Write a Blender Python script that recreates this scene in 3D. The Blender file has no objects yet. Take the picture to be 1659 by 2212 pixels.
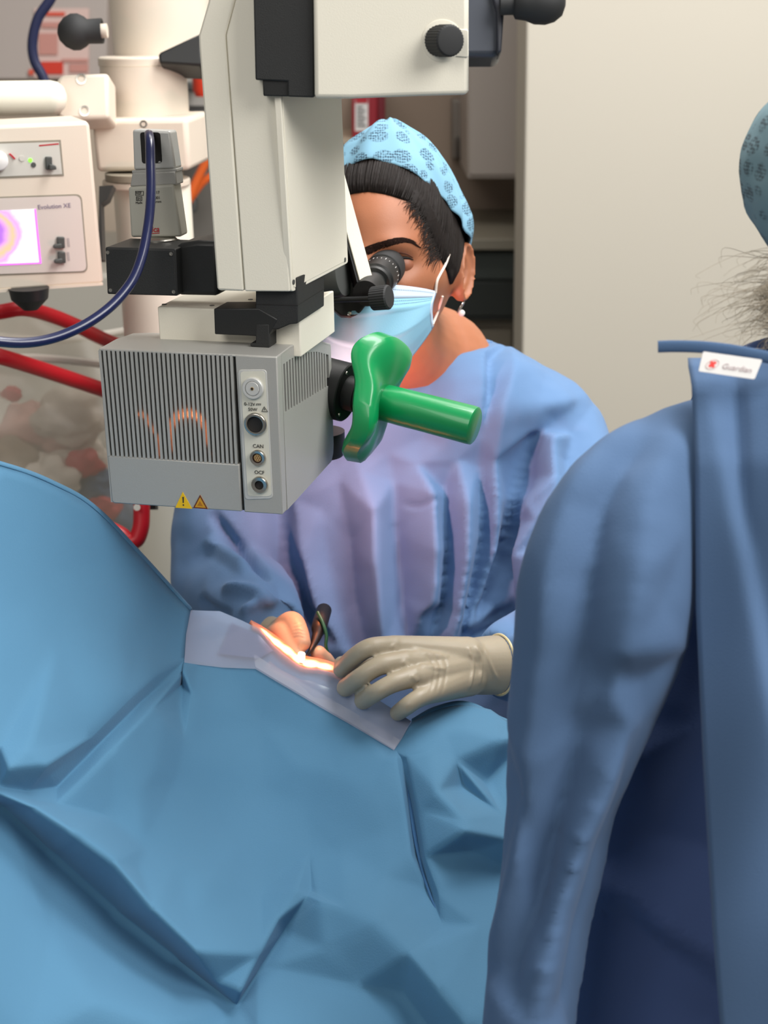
import bpy, bmesh, math, random
import numpy as np
from mathutils import Vector, Matrix, geometry
from mathutils.bvhtree import BVHTree

random.seed(7)
RNG = np.random.default_rng(7)
SC = bpy.context.scene
COL = SC.collection

# ------------------------------------------------------------------ camera
FPX = 3200.0                       # focal length in pixels of the 1659 x 2212 frame
PITCH, ROLL = math.radians(19.0), math.radians(-0.97)
CAM = np.array([0.0, 0.0, 1.5])
FW = np.array([0, math.cos(PITCH), -math.sin(PITCH)])
_r = np.array([1.0, 0, 0]); _u = np.cross(_r, FW)
RT = math.cos(ROLL) * _r + math.sin(ROLL) * _u
UP = -math.sin(ROLL) * _r + math.cos(ROLL) * _u
cam_data = bpy.data.cameras.new('camera')
cam_data.sensor_fit = 'VERTICAL'
cam_data.sensor_height = 24.0
cam_data.sensor_width = 18.0
cam_data.lens = FPX / 2212.0 * 24.0
cam_data.clip_start = 0.05
cam_data.dof.use_dof = True
cam_data.dof.focus_distance = 1.28
cam_data.dof.aperture_fstop = 5.0
cam = bpy.data.objects.new('camera', cam_data)
COL.objects.link(cam)
cam.matrix_world = Matrix(((RT[0], UP[0], -FW[0], CAM[0]), (RT[1], UP[1], -FW[1], CAM[1]),
                           (RT[2], UP[2], -FW[2], CAM[2]), (0, 0, 0, 1)))
SC.camera = cam

# ------------------------------------------------------------------ world and lights
SC.view_settings.view_transform = 'Standard'
SC.view_settings.look = 'None'
SC.view_settings.gamma = 1.0
SC.view_settings.use_curve_mapping = False
SC.view_settings.exposure = 0.0
try:
    SC.cycles.use_denoising = True
    SC.cycles.sample_clamp_indirect = 6.0
except Exception:
    pass
world = bpy.data.worlds.new('room_ambience')
SC.world = world
world.use_nodes = True
world.node_tree.nodes['Background'].inputs[0].default_value = (1.0, 0.97, 0.93, 1)
world.node_tree.nodes['Background'].inputs[1].default_value = 0.2

def area_light(name, loc, target, size, power, col):
    l = bpy.data.lights.new(name, 'AREA'); l.shape = 'RECTANGLE'; l.size, l.size_y = size
    l.energy = power; l.color = col
    o = bpy.data.objects.new(name, l); COL.objects.link(o); o.location = loc
    o.rotation_euler = (Vector(target) - Vector(loc)).to_track_quat('-Z', 'Y').to_euler()
    return o
area_light('ceiling_panel_light', (0.6, 1.45, 2.65), (0.55, 1.4, 0), (1.2, 0.6), 38, (1.0, 0.98, 0.96))
area_light('ceiling_panel_light', (-0.9, -0.6, 2.65), (-0.5, 1.3, 0.9), (1.2, 1.2), 21, (1.0, 0.96, 0.91))
area_light('ceiling_panel_light', (1.5, 0.1, 2.65), (0.3, 1.4, 0.9), (1.2, 1.2), 54, (1.0, 0.98, 0.95))
area_light('ceiling_panel_light', (0.2, 2.3, 2.75), (0.2, 2.4, 0), (1.2, 0.6), 11, (1.0, 0.96, 0.9))

# ------------------------------------------------------------------ geometry helpers
def V3(p): return Vector((float(p[0]), float(p[1]), float(p[2])))
def at(px, py, d):                  # a point seen at a pixel, d metres in front of the camera
    return CAM + d * (FW + (px - 829.5) / FPX * RT - (py - 1106) / FPX * UP)
def proj(P):
    v = np.asarray(P) - CAM; d = v @ FW
    return 829.5 + FPX * (v @ RT) / d, 1106 - FPX * (v @ UP) / d, d
class Plane:
    def __init__(s, o, n):
        s.o = np.asarray(o, float); n = np.asarray(n, float); s.n = n / np.linalg.norm(n)
    def p(s, px, py, off=0.0):
        v = at(px, py, 1.0) - CAM
        t = ((s.o - CAM) @ s.n) / (v @ s.n)
        return CAM + t * v + s.n * off
    def pts(s, pp, off=0.0): return [s.p(x, y, off) for x, y in pp]
def yplane(Y): return Plane((0, Y, 0), (0, -1, 0))

# frame of the microscope (yawed 15 degrees)
MO = np.array([-0.0848, 1.1757, 1.0943]); YA = math.radians(-15)
EX = np.array([math.cos(YA), math.sin(YA), 0]); EY = np.array([-math.sin(YA), math.cos(YA), 0]); EZ = np.array([0, 0, 1.0])
def mw(x, y, z): return MO + x * EX + y * EY + z * EZ
def mfront(y): return Plane(MO + EY * y, -EY)
def mside(x): return Plane(MO + EX * x, EX)
def mloc(p): v = np.asarray(p) - MO; return np.array([v @ EX, v @ EY, v @ EZ])

ROOTM = {}
def tag(o, label=None, cat=None, group=None, kind=None):
    if label: o['label'] = label
    if cat: o['category'] = cat
    if group: o['group'] = group
    if kind: o['kind'] = kind
    return o
def thing(name, label, cat, loc=(0, 0, 0), group=None, kind=None):
    o = bpy.data.objects.new(name, None); COL.objects.link(o)
    o.empty_display_size = 0.05
    o.location = V3(loc); ROOTM[o.name] = Matrix.Translation(V3(loc))
    return tag(o, label, cat, group, kind)
def link(name, me, m=None, parent=None):
    o = bpy.data.objects.new(name, me); COL.objects.link(o)
    if m is not None and not me.materials: me.materials.append(m)
    if parent is not None:
        o.parent = parent
        if parent.name in ROOTM: o.matrix_parent_inverse = ROOTM[parent.name].inverted()
    return o

def frames(path):
    P = [np.asarray(p, float) for p in path]; n = len(P); T = []
    for i in range(n):
        t = P[min(i + 1, n - 1)] - P[max(i - 1, 0)]; T.append(t / (np.linalg.norm(t) + 1e-12))
    a = np.array([0, 0, 1.0]) if abs(T[0][2]) < 0.9 else np.array([1.0, 0, 0])
    N = np.cross(T[0], a); N /= np.linalg.norm(N); out = []
    for i in range(n):
        N = N - T[i] * (N @ T[i]); N /= np.linalg.norm(N); out.append((P[i], T[i], N, np.cross(T[i], N)))
    return out
def spline(pts, n=8):               # Catmull-Rom through points of any dimension
    P = [np.asarray(p, float) for p in pts]; P = [2 * P[0] - P[1]] + P + [2 * P[-1] - P[-2]]; out = []
    for i in range(1, len(P) - 2):
        for k in range(n):
            t = k / n
            out.append(0.5 * ((2 * P[i]) + (-P[i-1] + P[i+1]) * t + (2*P[i-1] - 5*P[i] + 4*P[i+1] - P[i+2]) * t*t + (-P[i-1] + 3*P[i] - 3*P[i+1] + P[i+2]) * t**3))
    out.append(P[-2]); return out

class MB:
    def __init__(s): s.v = []; s.f = []
    def add(s, v, f):
        b = len(s.v); s.v += [tuple(float(c) for c in p) for p in v]; s.f += [tuple(i + b for i in q) for q in f]; return s
    def prism(s, A, B):             # two matching rings of points, capped
        n = len(A); s.add(list(A) + list(B), [tuple(range(n - 1, -1, -1)), tuple(range(n, 2 * n))] + [(i, (i + 1) % n, n + (i + 1) % n, n + i) for i in range(n)]); return s
    def pp(s, pl, pp, f, b):        # polygon given in pixels on a plane, from offset f back to offset b
        return s.prism(pl.pts(pp, f), pl.pts(pp, b))
    def box(s, x0, x1, y0, y1, z0, z1, tr=None):
        q = [(x0, y0), (x1, y0), (x1, y1), (x0, y1)]
        A = [(x, y, z0) for x, y in q]; B = [(x, y, z1) for x, y in q]
        if tr: A = [tr(*p) for p in A]; B = [tr(*p) for p in B]
        return s.prism(A, B)
    def tube(s, path, r, n=12, caps=True, flat=None):
        fr = frames(path); m = len(fr); R = [r] * m if np.isscalar(r) else list(r); vs = []
        for (P, T, N, B), rr in zip(fr, R):
            ra, rb = (rr, rr) if np.isscalar(rr) else rr
            for k in range(n):
                a = 2 * math.pi * k / n; vs.append(P + N * math.cos(a) * ra + B * math.sin(a) * rb)
        fs = [(i * n + k, i * n + (k + 1) % n, (i + 1) * n + (k + 1) % n, (i + 1) * n + k) for i in range(m - 1) for k in range(n)]
        if caps: fs += [tuple(range(n - 1, -1, -1)), tuple(range((m - 1) * n, m * n))]
        return s.add(vs, fs)
    def lathe(s, o, ax, prof, n=32, fn=None):
        o = np.asarray(o, float); ax = np.asarray(ax, float); ax = ax / np.linalg.norm(ax)
        a = np.array([0, 0, 1.0]) if abs(ax[2]) < 0.9 else np.array([1.0, 0, 0])
        N = np.cross(ax, a); N /= np.linalg.norm(N); B = np.cross(ax, N); vs = []
        for t, r in prof:
            for k in range(n):
                th = 2 * math.pi * k / n; tt, rr = (t, r) if fn is None else fn(t, r, th)
                vs.append(o + ax * tt + (N * math.cos(th) + B * math.sin(th)) * rr)
        m = len(prof)
        fs = [(i * n + k, i * n + (k + 1) % n, (i + 1) * n + (k + 1) % n, (i + 1) * n + k) for i in range(m - 1) for k in range(n)]
        fs += [tuple(range(n - 1, -1, -1)), tuple(range((m - 1) * n, m * n))]
        return s.add(vs, fs)
    def rings(s, R, caps=True):
        n = len(R[0]); m = len(R); vs = [p for r in R for p in r]
        fs = [(i * n + k, i * n + (k + 1) % n, (i + 1) * n + (k + 1) % n, (i + 1) * n + k) for i in range(m - 1) for k in range(n)]
        if caps: fs += [tuple(range(n - 1, -1, -1)), tuple(range((m - 1) * n, m * n))]
        return s.add(vs, fs)
    def grid(s, G):
        m, n = len(G), len(G[0])
        return s.add([p for r in G for p in r], [(i * n + j, i * n + j + 1, (i + 1) * n + j + 1, (i + 1) * n + j) for i in range(m - 1) for j in range(n - 1)])
    def ball(s, c, r, n=16, m=10):
        r = (r, r, r) if np.isscalar(r) else r; c = np.asarray(c, float)
        R = []
        for i in range(1, m):
            ph = math.pi * i / m - math.pi / 2
            R.append([c + np.array([r[0]*math.cos(ph)*math.cos(2*math.pi*k/n), r[1]*math.cos(ph)*math.sin(2*math.pi*k/n), r[2]*math.sin(ph)]) for k in range(n)])
        b = len(s.v); s.rings(R, caps=False); bot = len(s.v); s.v.append(tuple(c - np.array([0, 0, r[2]]))); s.v.append(tuple(c + np.array([0, 0, r[2]])))
        for k in range(n):
            s.f.append((bot, b + (k + 1) % n, b + k)); s.f.append((bot + 1, b + (m - 2) * n + k, b + (m - 2) * n + (k + 1) % n))
        return s
    def mesh(s, name, smooth=35, fix=True):
        me = bpy.data.meshes.new(name); me.from_pydata(s.v, [], s.f)
        if fix:
            bm = bmesh.new(); bm.from_mesh(me); bmesh.ops.recalc_face_normals(bm, faces=bm.faces); bm.to_mesh(me); bm.free()
        if smooth:
            me.shade_smooth()
            if smooth < 180: me.set_sharp_from_angle(angle=math.radians(smooth))
        return me
    def build(s, name, m, parent=None, smooth=35, bevel=0, seg=2, solid=0, fix=True):
        o = link(name, s.mesh(name, smooth, fix), m, parent)
        if solid:
            md = o.modifiers.new('thickness', 'SOLIDIFY'); md.thickness = solid; md.offset = 0
        if bevel:
            md = o.modifiers.new('bevel', 'BEVEL'); md.width = bevel; md.segments = seg; md.limit_method = 'ANGLE'; md.angle_limit = math.radians(40)
        return o

def evaluated(mb, mods):            # temp object with modifiers -> plain mesh
    me = mb.mesh('tmp', 0) if isinstance(mb, MB) else mb
    o = bpy.data.objects.new('tmp', me); COL.objects.link(o)
    for typ, kw in mods:
        md = o.modifiers.new(typ, typ)
        for k, v in kw.items(): setattr(md, k, v)
    dg = bpy.context.evaluated_depsgraph_get(); dg.update()
    out = bpy.data.meshes.new_from_object(o.evaluated_get(dg))
    bpy.data.objects.remove(o); bpy.data.meshes.remove(me)
    return out
def remesh(mb, voxel, smooth=6, factor=0.5):
    return evaluated(mb, [('REMESH', dict(mode='VOXEL', voxel_size=voxel)), ('SMOOTH', dict(iterations=smooth, factor=factor))])
def get_co(me):
    a = np.empty(len(me.vertices) * 3); me.vertices.foreach_get('co', a); return a.reshape(-1, 3)
def get_no(me):
    a = np.empty(len(me.vertices) * 3); me.vertex_normals.foreach_get('vector', a); return a.reshape(-1, 3)
def set_co(me, co):
    me.vertices.foreach_set('co', np.ascontiguousarray(co).ravel()); me.update()

def vnoise(P, scale, seed=0):       # smooth value noise on points, about -1..1
    Q = P * scale + seed * 17.31; I = np.floor(Q).astype(int); Fr = Q - I; Fr = Fr * Fr * (3 - 2 * Fr)
    def h(i, j, k):
        n = (i * 374761393 + j * 668265263 + k * 2147483647 + seed * 974711) & 0xffffffff
        n = ((n ^ (n >> 13)) * 1274126177) & 0xffffffff; return ((n ^ (n >> 16)) & 0xffff) / 32767.5 - 1
    out = 0
    for a in (0, 1):
        for b in (0, 1):
            for c in (0, 1):
                w = (Fr[:, 0] if a else 1 - Fr[:, 0]) * (Fr[:, 1] if b else 1 - Fr[:, 1]) * (Fr[:, 2] if c else 1 - Fr[:, 2])
                out = out + w * h(I[:, 0] + a, I[:, 1] + b, I[:, 2] + c)
    return out

def fold_field(px, py, folds):
    """folds: (points, width left, width right, height) traced along each crease; signed distance from the line"""
    out = np.zeros(len(px))
    for pts, wl, wr, h in folds:
        pts = spline(pts, 5); best = np.full(len(px), 1e9); sg = np.zeros(len(px)); tt = np.zeros(len(px))
        L = sum(np.linalg.norm(pts[i + 1] - pts[i]) for i in range(len(pts) - 1)); acc = 0
        for i in range(len(pts) - 1):
            a, b = pts[i], pts[i + 1]; e = b - a; l = np.linalg.norm(e) + 1e-9
            t = np.clip(((px - a[0]) * e[0] + (py - a[1]) * e[1]) / l**2, 0, 1)
            dx, dy = px - a[0] - t * e[0], py - a[1] - t * e[1]; d = np.hypot(dx, dy)
            m = d < best; best = np.where(m, d, best); sg = np.where(m, np.sign(e[0] * dy - e[1] * dx), sg); tt = np.where(m, (acc + t * l) / L, tt)
            acc += l
        w = np.where(sg > 0, wr, wl); q = np.clip(1 - best / w, 0, 1)
        taper = np.clip(np.minimum(tt / 0.18, (1 - tt) / 0.18), 0, 1) ** 0.7
        out += h * (q * q * (3 - 2 * q) * 0.45 + q * 0.55) * taper
    return out

def facet_field(px, py, lines, pts=()):
    """folded-paper relief: linear between traced ridge and valley lines (x, y, height in mm)"""
    V, E, Z = [], [], []
    for l in lines:
        b = len(V); V += [Vector((p[0], p[1])) for p in l]; Z += [p[2] for p in l]; E += [(b + i, b + i + 1) for i in range(len(l) - 1)]
    for p in pts: V.append(Vector((p[0], p[1]))); Z.append(p[2])
    vs, es, fs, ov, oe, of = geometry.delaunay_2d_cdt(V, E, [], 0, 0.5)
    z = [(sum(Z[o] for o in ov[i]) / len(ov[i])) if ov[i] else 0.0 for i in range(len(vs))]
    out = np.zeros(len(px))
    for f in fs:
        a, b, c = (vs[i] for i in f[:3]); det = (b.y - c.y) * (a.x - c.x) + (c.x - b.x) * (a.y - c.y)
        if abs(det) < 1e-6: continue
        m = (px >= min(a.x, b.x, c.x)) & (px <= max(a.x, b.x, c.x)) & (py >= min(a.y, b.y, c.y)) & (py <= max(a.y, b.y, c.y))
        l1 = ((b.y - c.y) * (px[m] - c.x) + (c.x - b.x) * (py[m] - c.y)) / det; l2 = ((c.y - a.y) * (px[m] - c.x) + (a.x - c.x) * (py[m] - c.y)) / det; l3 = 1 - l1 - l2
        k = (l1 >= -1e-6) & (l2 >= -1e-6) & (l3 >= -1e-6); ii = np.where(m)[0][k]
        out[ii] = l1[k] * z[f[0]] + l2[k] * z[f[1]] + l3[k] * z[f[2]]
    return out / 1000.0

# ------------------------------------------------------------------ materials
def lin(c): c = c / 255.0; return c / 12.92 if c <= 0.04045 else ((c + 0.055) / 1.055) ** 2.4
def rgb(c): return (lin(c[0]), lin(c[1]), lin(c[2]), 1)
def mat(name, col, rough=0.5, metal=0.0, spec=0.5, var=0.0, vscale=8.0, bump=0.0, bscale=200.0, sss=0.0, alpha=1.0, emit=None, es=0.0, sheen=0.0, trans=0.0, coat=0.0):
    m = bpy.data.materials.new(name); m.use_nodes = True; nt = m.node_tree; b = nt.nodes['Principled BSDF']
    c = rgb(col); b.inputs['Base Color'].default_value = c
    b.inputs['Roughness'].default_value = rough; b.inputs['Metallic'].default_value = metal
    b.inputs['Specular IOR Level'].default_value = spec
    if sss: b.inputs['Subsurface Weight'].default_value = sss; b.inputs['Subsurface Radius'].default_value = (0.012, 0.005, 0.003); b.inputs['Subsurface Scale'].default_value = 0.6
    if alpha < 1: b.inputs['Alpha'].default_value = alpha
    if trans: b.inputs['Transmission Weight'].default_value = trans
    if sheen: b.inputs['Sheen Weight'].default_value = sheen
    if coat: b.inputs['Coat Weight'].default_value = coat
    if emit: b.inputs['Emission Color'].default_value = rgb(emit); b.inputs['Emission Strength'].default_value = es
    if var or bump:
        tc = nt.nodes.new('ShaderNodeTexCoord')
    if var:
        n = nt.nodes.new('ShaderNodeTexNoise'); n.inputs['Scale'].default_value = vscale; n.inputs['Detail'].default_value = 4
        nt.links.new(tc.outputs['Object'], n.inputs['Vector'])
        mx = nt.nodes.new('ShaderNodeMix'); mx.data_type = 'RGBA'
        mx.inputs['A'].default_value = tuple(x * (1 - var) for x in c[:3]) + (1,); mx.inputs['B'].default_value = tuple(min(1, x * (1 + var)) for x in c[:3]) + (1,)
        nt.links.new(n.outputs['Fac'], mx.inputs['Factor']); nt.links.new(mx.outputs['Result'], b.inputs['Base Color'])
    if bump:
        n2 = nt.nodes.new('ShaderNodeTexNoise'); n2.inputs['Scale'].default_value = bscale; n2.inputs['Detail'].default_value = 3
        nt.links.new(tc.outputs['Object'], n2.inputs['Vector'])
        bp = nt.nodes.new('ShaderNodeBump'); bp.inputs['Strength'].default_value = bump; bp.inputs['Distance'].default_value = 0.002
        nt.links.new(n2.outputs['Fac'], bp.inputs['Height']); nt.links.new(bp.outputs['Normal'], b.inputs['Normal'])
    return m
M = dict(
    wall=mat('wall_paint', (190, 184, 171), 0.75, var=0.02, vscale=3, bump=0.03, bscale=300),
    wall2=mat('wall_paint_beige', (200, 184, 166), 0.8, var=0.03, vscale=2),
    floor=mat('vinyl_floor', (120, 122, 118), 0.5, var=0.06, vscale=20),
    cream=mat('cream_enamel', (238, 233, 217), 0.42, bump=0.06, bscale=900),
    cream2=mat('cream_enamel_warm', (222, 210, 194), 0.45, bump=0.04, bscale=600),
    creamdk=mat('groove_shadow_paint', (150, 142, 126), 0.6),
    black=mat('black_anodised', (26, 27, 27), 0.5, bump=0.05, bscale=900),
    blackmat=mat('black_textured_plastic', (34, 35, 35), 0.62, bump=0.25, bscale=1500),
    rubber=mat('black_rubber', (36, 37, 38), 0.7),
    dgrey=mat('dark_grey_plastic', (74, 76, 74), 0.55),
    silver=mat('silver_paint', (174, 173, 168), 0.42, metal=0.2, bump=0.1, bscale=1600, var=0.03, vscale=900),
    silver2=mat('satin_silver', (200, 200, 196), 0.4, metal=0.15, bump=0.05, bscale=1200),
    steel=mat('steel', (190, 186, 178), 0.25, metal=1.0),
    void=mat('dark_interior', (30, 28, 27), 0.8),
    panel=mat('connector_panel_cream', (214, 212, 198), 0.4),
    print=mat('printed_black', (52, 52, 50), 0.6),
    yellow=mat('warning_yellow', (236, 190, 20), 0.5),
    amber=mat('warning_amber', (206, 150, 30), 0.5),
    brown=mat('warning_outline', (96, 40, 24), 0.6),
    gold=mat('contact_gold', (196, 164, 110), 0.4, metal=0.5),
    redlogo=mat('printed_red', (178, 36, 48), 0.5),
    navy=mat('navy_cable', (20, 28, 70), 0.3, coat=0.3),
    navy2=mat('navy_cable_dull', (38, 44, 80), 0.5),
    red=mat('red_coated_tube', (176, 14, 30), 0.42),
    orange=mat('orange_cable', (232, 104, 40), 0.5),
    green=mat('green_silicone', (0, 142, 78), 0.34, sss=0.12, coat=0.25),
    drape=mat('blue_drape_nonwoven', (80, 131, 165), 0.85, var=0.05, vscale=9, bump=0.12, bscale=700, sheen=0.08),
    gown=mat('blue_gown_nonwoven', (94, 128, 170), 0.85, var=0.04, vscale=12, bump=0.14, bscale=900, sheen=0.08),
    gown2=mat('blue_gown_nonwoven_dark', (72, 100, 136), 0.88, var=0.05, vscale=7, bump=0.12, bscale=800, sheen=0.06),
    scrubs=mat('navy_scrubs', (58, 78, 122), 0.9, var=0.05, vscale=10, bump=0.1, bscale=700),
    skin=mat('brown_skin', (170, 108, 76), 0.5, var=0.10, vscale=60, sss=0.08, bump=0.06, bscale=900),
    skin2=mat('pale_skin', (206, 160, 138), 0.5, sss=0.08),
    hair=mat('black_hair', (27, 20, 17), 0.62, spec=0.3, var=0.4, vscale=150, bump=0.2, bscale=240),
    glove=mat('latex_glove', (172, 160, 138), 0.42, var=0.05, vscale=60, sss=0.10, bump=0.05, bscale=500),
    mask=mat('mask_blue', (150, 204, 230), 0.85, bump=0.1, bscale=900, sss=0.05),
    maskband=mat('mask_white_edge', (196, 214, 234), 0.85),
    white=mat('white_plastic', (230, 228, 226), 0.5),
    loop=mat('white_elastic', (236, 220, 208), 0.8),
    film=mat('frosted_film', (190, 194, 214), 0.8, spec=0.2, alpha=0.42),
    flesh=mat('skin_under_film', (240, 150, 120), 0.5, sss=0.2),
)
# ================================================================== the setting
def struct(name, mb, m, label, cat, bevel=0):
    o = mb.build(name, m, None, bevel=bevel); return tag(o, label, cat, kind='structure')
def ybox(mb, x0, y0, x1, y1, Y, dep):
    return mb.pp(yplane(Y), [(x0, y0), (x1, y0), (x1, y1), (x0, y1)], 0, -dep)
struct('floor', MB().box(-3, 3.2, -1.5, 3.6, -0.05, 0), M['floor'], 'grey vinyl floor of the operating theatre', 'floor')
struct('wall_back', MB().box(-3, 3.2, 3.45, 3.55, 0, 2.9), M['wall2'], 'beige back wall behind the equipment', 'wall')
PWR = yplane(2.55)
xl = PWR.p(1131, 500)[0]
struct('wall_right', MB().box(xl, 3.2, 2.55, 2.72, 0, 2.9), M['wall'], 'plain cream wall filling the right of the view', 'wall', bevel=0.004)

# recess behind the surgeon: wall cupboard, worktop, dark unit
t = thing('wall_cupboard', 'pale grey wall cupboard hung in the recess beside the cream wall', 'cupboard', yplane(3.1).p(1075, 386))
gw = mat('cupboard_laminate', (176, 166, 158), 0.6)
ybox(MB(), 1010, -260, 1240, 386, 3.1, 0.3).build('body', gw, t, bevel=0.003)
ybox(MB(), 1014, -255, 1236, 378, 3.095, 0.012).build('door', gw, t, bevel=0.002)
t = thing('worktop', 'long beige worktop running along the recess behind the surgeon', 'worktop', yplane(2.95).p(1035, 530))
ybox(MB(), 600, 516, 1250, 541, 2.95, 0.45).build('slab', mat('worktop_laminate', (132, 126, 112), 0.5), t, bevel=0.003)
t = thing('drawer_unit', 'dark grey drawer unit under the beige worktop', 'cabinet', yplane(2.98).p(1035, 690))
dk = mat('drawer_dark', (66, 72, 68), 0.5); dk2 = mat('drawer_darker', (44, 48, 45), 0.55)
ybox(MB(), 600, 541, 1250, 690, 2.99, 0.4).build('body', dk2, t)
ybox(MB(), 605, 544, 1245, 604, 2.985, 0.02).build('drawer', dk, t, bevel=0.003)
ybox(MB(), 605, 609, 1245, 684, 2.985, 0.02).build('drawer', dk2, t, bevel=0.003)
t = thing('low_cabinet', 'taupe low cabinet below the dark drawers in the recess', 'cabinet', (0.3, 3.0, 0))
pb = yplane(3.02).p(900, 690)
MB().box(-0.3, 0.85, 3.02, 3.42, 0, pb[2]).build('body', mat('cabinet_taupe', (122, 114, 100), 0.6), t, bevel=0.003)
MB().box(-0.29, 0.27, 3.005, 3.02, 0.05, pb[2] - 0.02).build('door', mat('cabinet_taupe_door', (126, 118, 104), 0.6), t, bevel=0.003)
MB().box(0.28, 0.84, 3.005, 3.02, 0.05, pb[2] - 0.02).build('door', mat('cabinet_taupe_door2', (126, 118, 104), 0.6), t, bevel=0.003)
t = thing('recess_shade_panel', 'brown grey panel painted as shade on the wall above the worktop', 'panel', yplane(3.44).p(900, 520))
ybox(MB(), 640, 190, 1300, 530, 3.435, 0.03).build('panel', mat('recess_shade_brown', (158, 140, 124), 0.6), t)  # shade of the recess wall painted as a brown panel
t = thing('wall_dispenser', 'grey wall dispenser mounted beside the pale cupboard', 'dispenser', yplane(3.4).p(990, 345))
ybox(MB(), 976, 214, 1016, 345, 3.38, 0.06).build('body', mat('dispenser_grey', (128, 120, 112), 0.5), t, bevel=0.006)
ybox(MB(), 984, 296, 1014, 345, 3.37, 0.06).build('spout_cover', mat('dispenser_dark', (74, 68, 62), 0.5), t, bevel=0.006)
t = thing('red_ring_binder', 'dark red ring binder with white label on the wall shelf', 'binder', yplane(3.2).p(796, 292))
bred = mat('binder_red', (150, 30, 44), 0.5); bred2 = mat('binder_red_edge', (112, 24, 36), 0.5)
ybox(MB(), 760, 196, 815, 300, 3.2, 0.2).build('spine', bred, t, bevel=0.003)
ybox(MB(), 815, 196, 832, 300, 3.205, 0.2).build('cover', bred2, t, bevel=0.002)
lb = ybox(MB(), 767, 214, 795, 283, 3.199, 0.002).build('label', M['white'], t)
ybox(MB(), 768, 214, 794, 223, 3.1975, 0.001).build('label_band', M['redlogo'], lb)
m_ = MB()
for k in range(6): ybox(m_, 771, 230 + k * 8, 784 + (k * 5) % 9, 233 + k * 8, 3.1975, 0.001)
m_.build('printed_lines', M['print'], lb)
t = thing('shelf', 'thin beige wall shelf carrying the red binder', 'shelf', yplane(3.2).p(796, 302))
ybox(MB(), 690, 300, 850, 312, 3.18, 0.26).build('board', mat('shelf_beige', (176, 160, 140), 0.6), t)

# upper left: notice sheet, grey board, rack behind the column
t = thing('grey_wall_board', 'pale grey wall board behind the black ball knob', 'board', yplane(3.3).p(60, 180))
ybox(MB(), -260, -200, 232, 172, 3.3, 0.1).build('board', mat('board_grey', (178, 168, 162), 0.7), t, bevel=0.004)
t = thing('wall_notice', 'white notice with red printed bars on the grey board', 'poster', yplane(3.29).p(130, 160))
pk = mat('notice_paper', (214, 186, 178), 0.7); pr = mat('notice_red', (214, 84, 62), 0.7); pr2 = mat('notice_red_deep', (206, 58, 40), 0.7); pr3 = mat('notice_pink', (196, 140, 130), 0.7)
sh = ybox(MB(), 74, 18, 192, 168, 3.295, 0.003).build('sheet', pk, t)
for x0, y0, x1, y1, mm in ((98, 26, 140, 34, pr), (90, 48, 132, 60, pr3), (84, 72, 124, 118, pr3), (134, 127, 190, 134, pr3), (88, 133, 136, 160, pr2), (150, 138, 190, 156, pr3), (62, 150, 72, 162, pr)):
    ybox(MB(), x0, y0, x1, y1, 3.291, 0.002).build('printed_bar', mm, sh)
t = thing('equipment_rack', 'grey equipment rack standing behind the cream column', 'rack', yplane(2.7).p(430, 520))
rk = mat('rack_grey', (150, 146, 140), 0.6); rk2 = mat('rack_dark', (98, 94, 88), 0.6)
ybox(MB(), 392, 130, 500, 330, 2.72, 0.2).build('upper_panel', rk, t, bevel=0.004)
ybox(MB(), 385, 330, 500, 520, 2.74, 0.2).build('lower_panel', rk2, t, bevel=0.004)
MB().box(-0.42, -0.26, 2.76, 2.94, 0.0, 1.2).build('lower_case', rk2, t, bevel=0.004)
ybox(MB(), 378, 236, 470, 268, 2.6, 0.1).build('tray', M['black'], t, bevel=0.006)
ybox(MB(), 376, 266, 470, 276, 2.59, 0.12).build('tray_rim', M['white'], t, bevel=0.002)
ybox(MB(), 400, 178, 424, 198, 2.68, 0.03).build('socket', M['dgrey'], t, bevel=0.004)
ybox(MB(), 398, 430, 424, 460, 2.68, 0.03).build('socket', M['dgrey'], t, bevel=0.004)
t = thing('red_cap_bottle', 'small orange red bottle standing behind the microscope column', 'bottle', yplane(2.62).p(436, 205))
MB().lathe(yplane(2.62).p(440, 208), (0, 0, 1), [(0, 0.014), (0.01, 0.018), (0.045, 0.018), (0.058, 0.008), (0.07, 0.008)], 20).build('body', mat('bottle_orange_red', (206, 58, 34), 0.4), t)
MB().lathe(yplane(2.62).p(440, 208) + np.array([0, 0, 0.068]), (0, 0, 1), [(0, 0.009), (0.014, 0.009)], 16).build('cap', M['black'], t)
for k, (pts, lab) in enumerate((([(470, 310), (445, 350), (420, 400), (400, 446), (385, 470)], 'upper thick orange cable slanting beside the column'),
                      ([(470, 372), (440, 392), (418, 420), (402, 446), (394, 474)], 'lower orange cable joining the thicker orange one'))):
    P = [yplane(2.66 + 0.02 * k).p(*q) for q in pts]
    tag(MB().tube(spline(P, 6), 0.0078 - 0.001 * k, 10).build('orange_cable', M['orange'], None), lab, 'cable', 'orange cables on the rack')
P = [yplane(2.3).p(*q) for q in ((140, -60), (108, 0), (82, 40), (70, 90), (74, 130), (92, 165), (110, 210))]
tag(MB().tube(spline(P, 8), 0.0075, 12).build('hanging_cable', M['navy2'], None), 'dark blue cable hanging in front of the red notice', 'cable')

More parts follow.
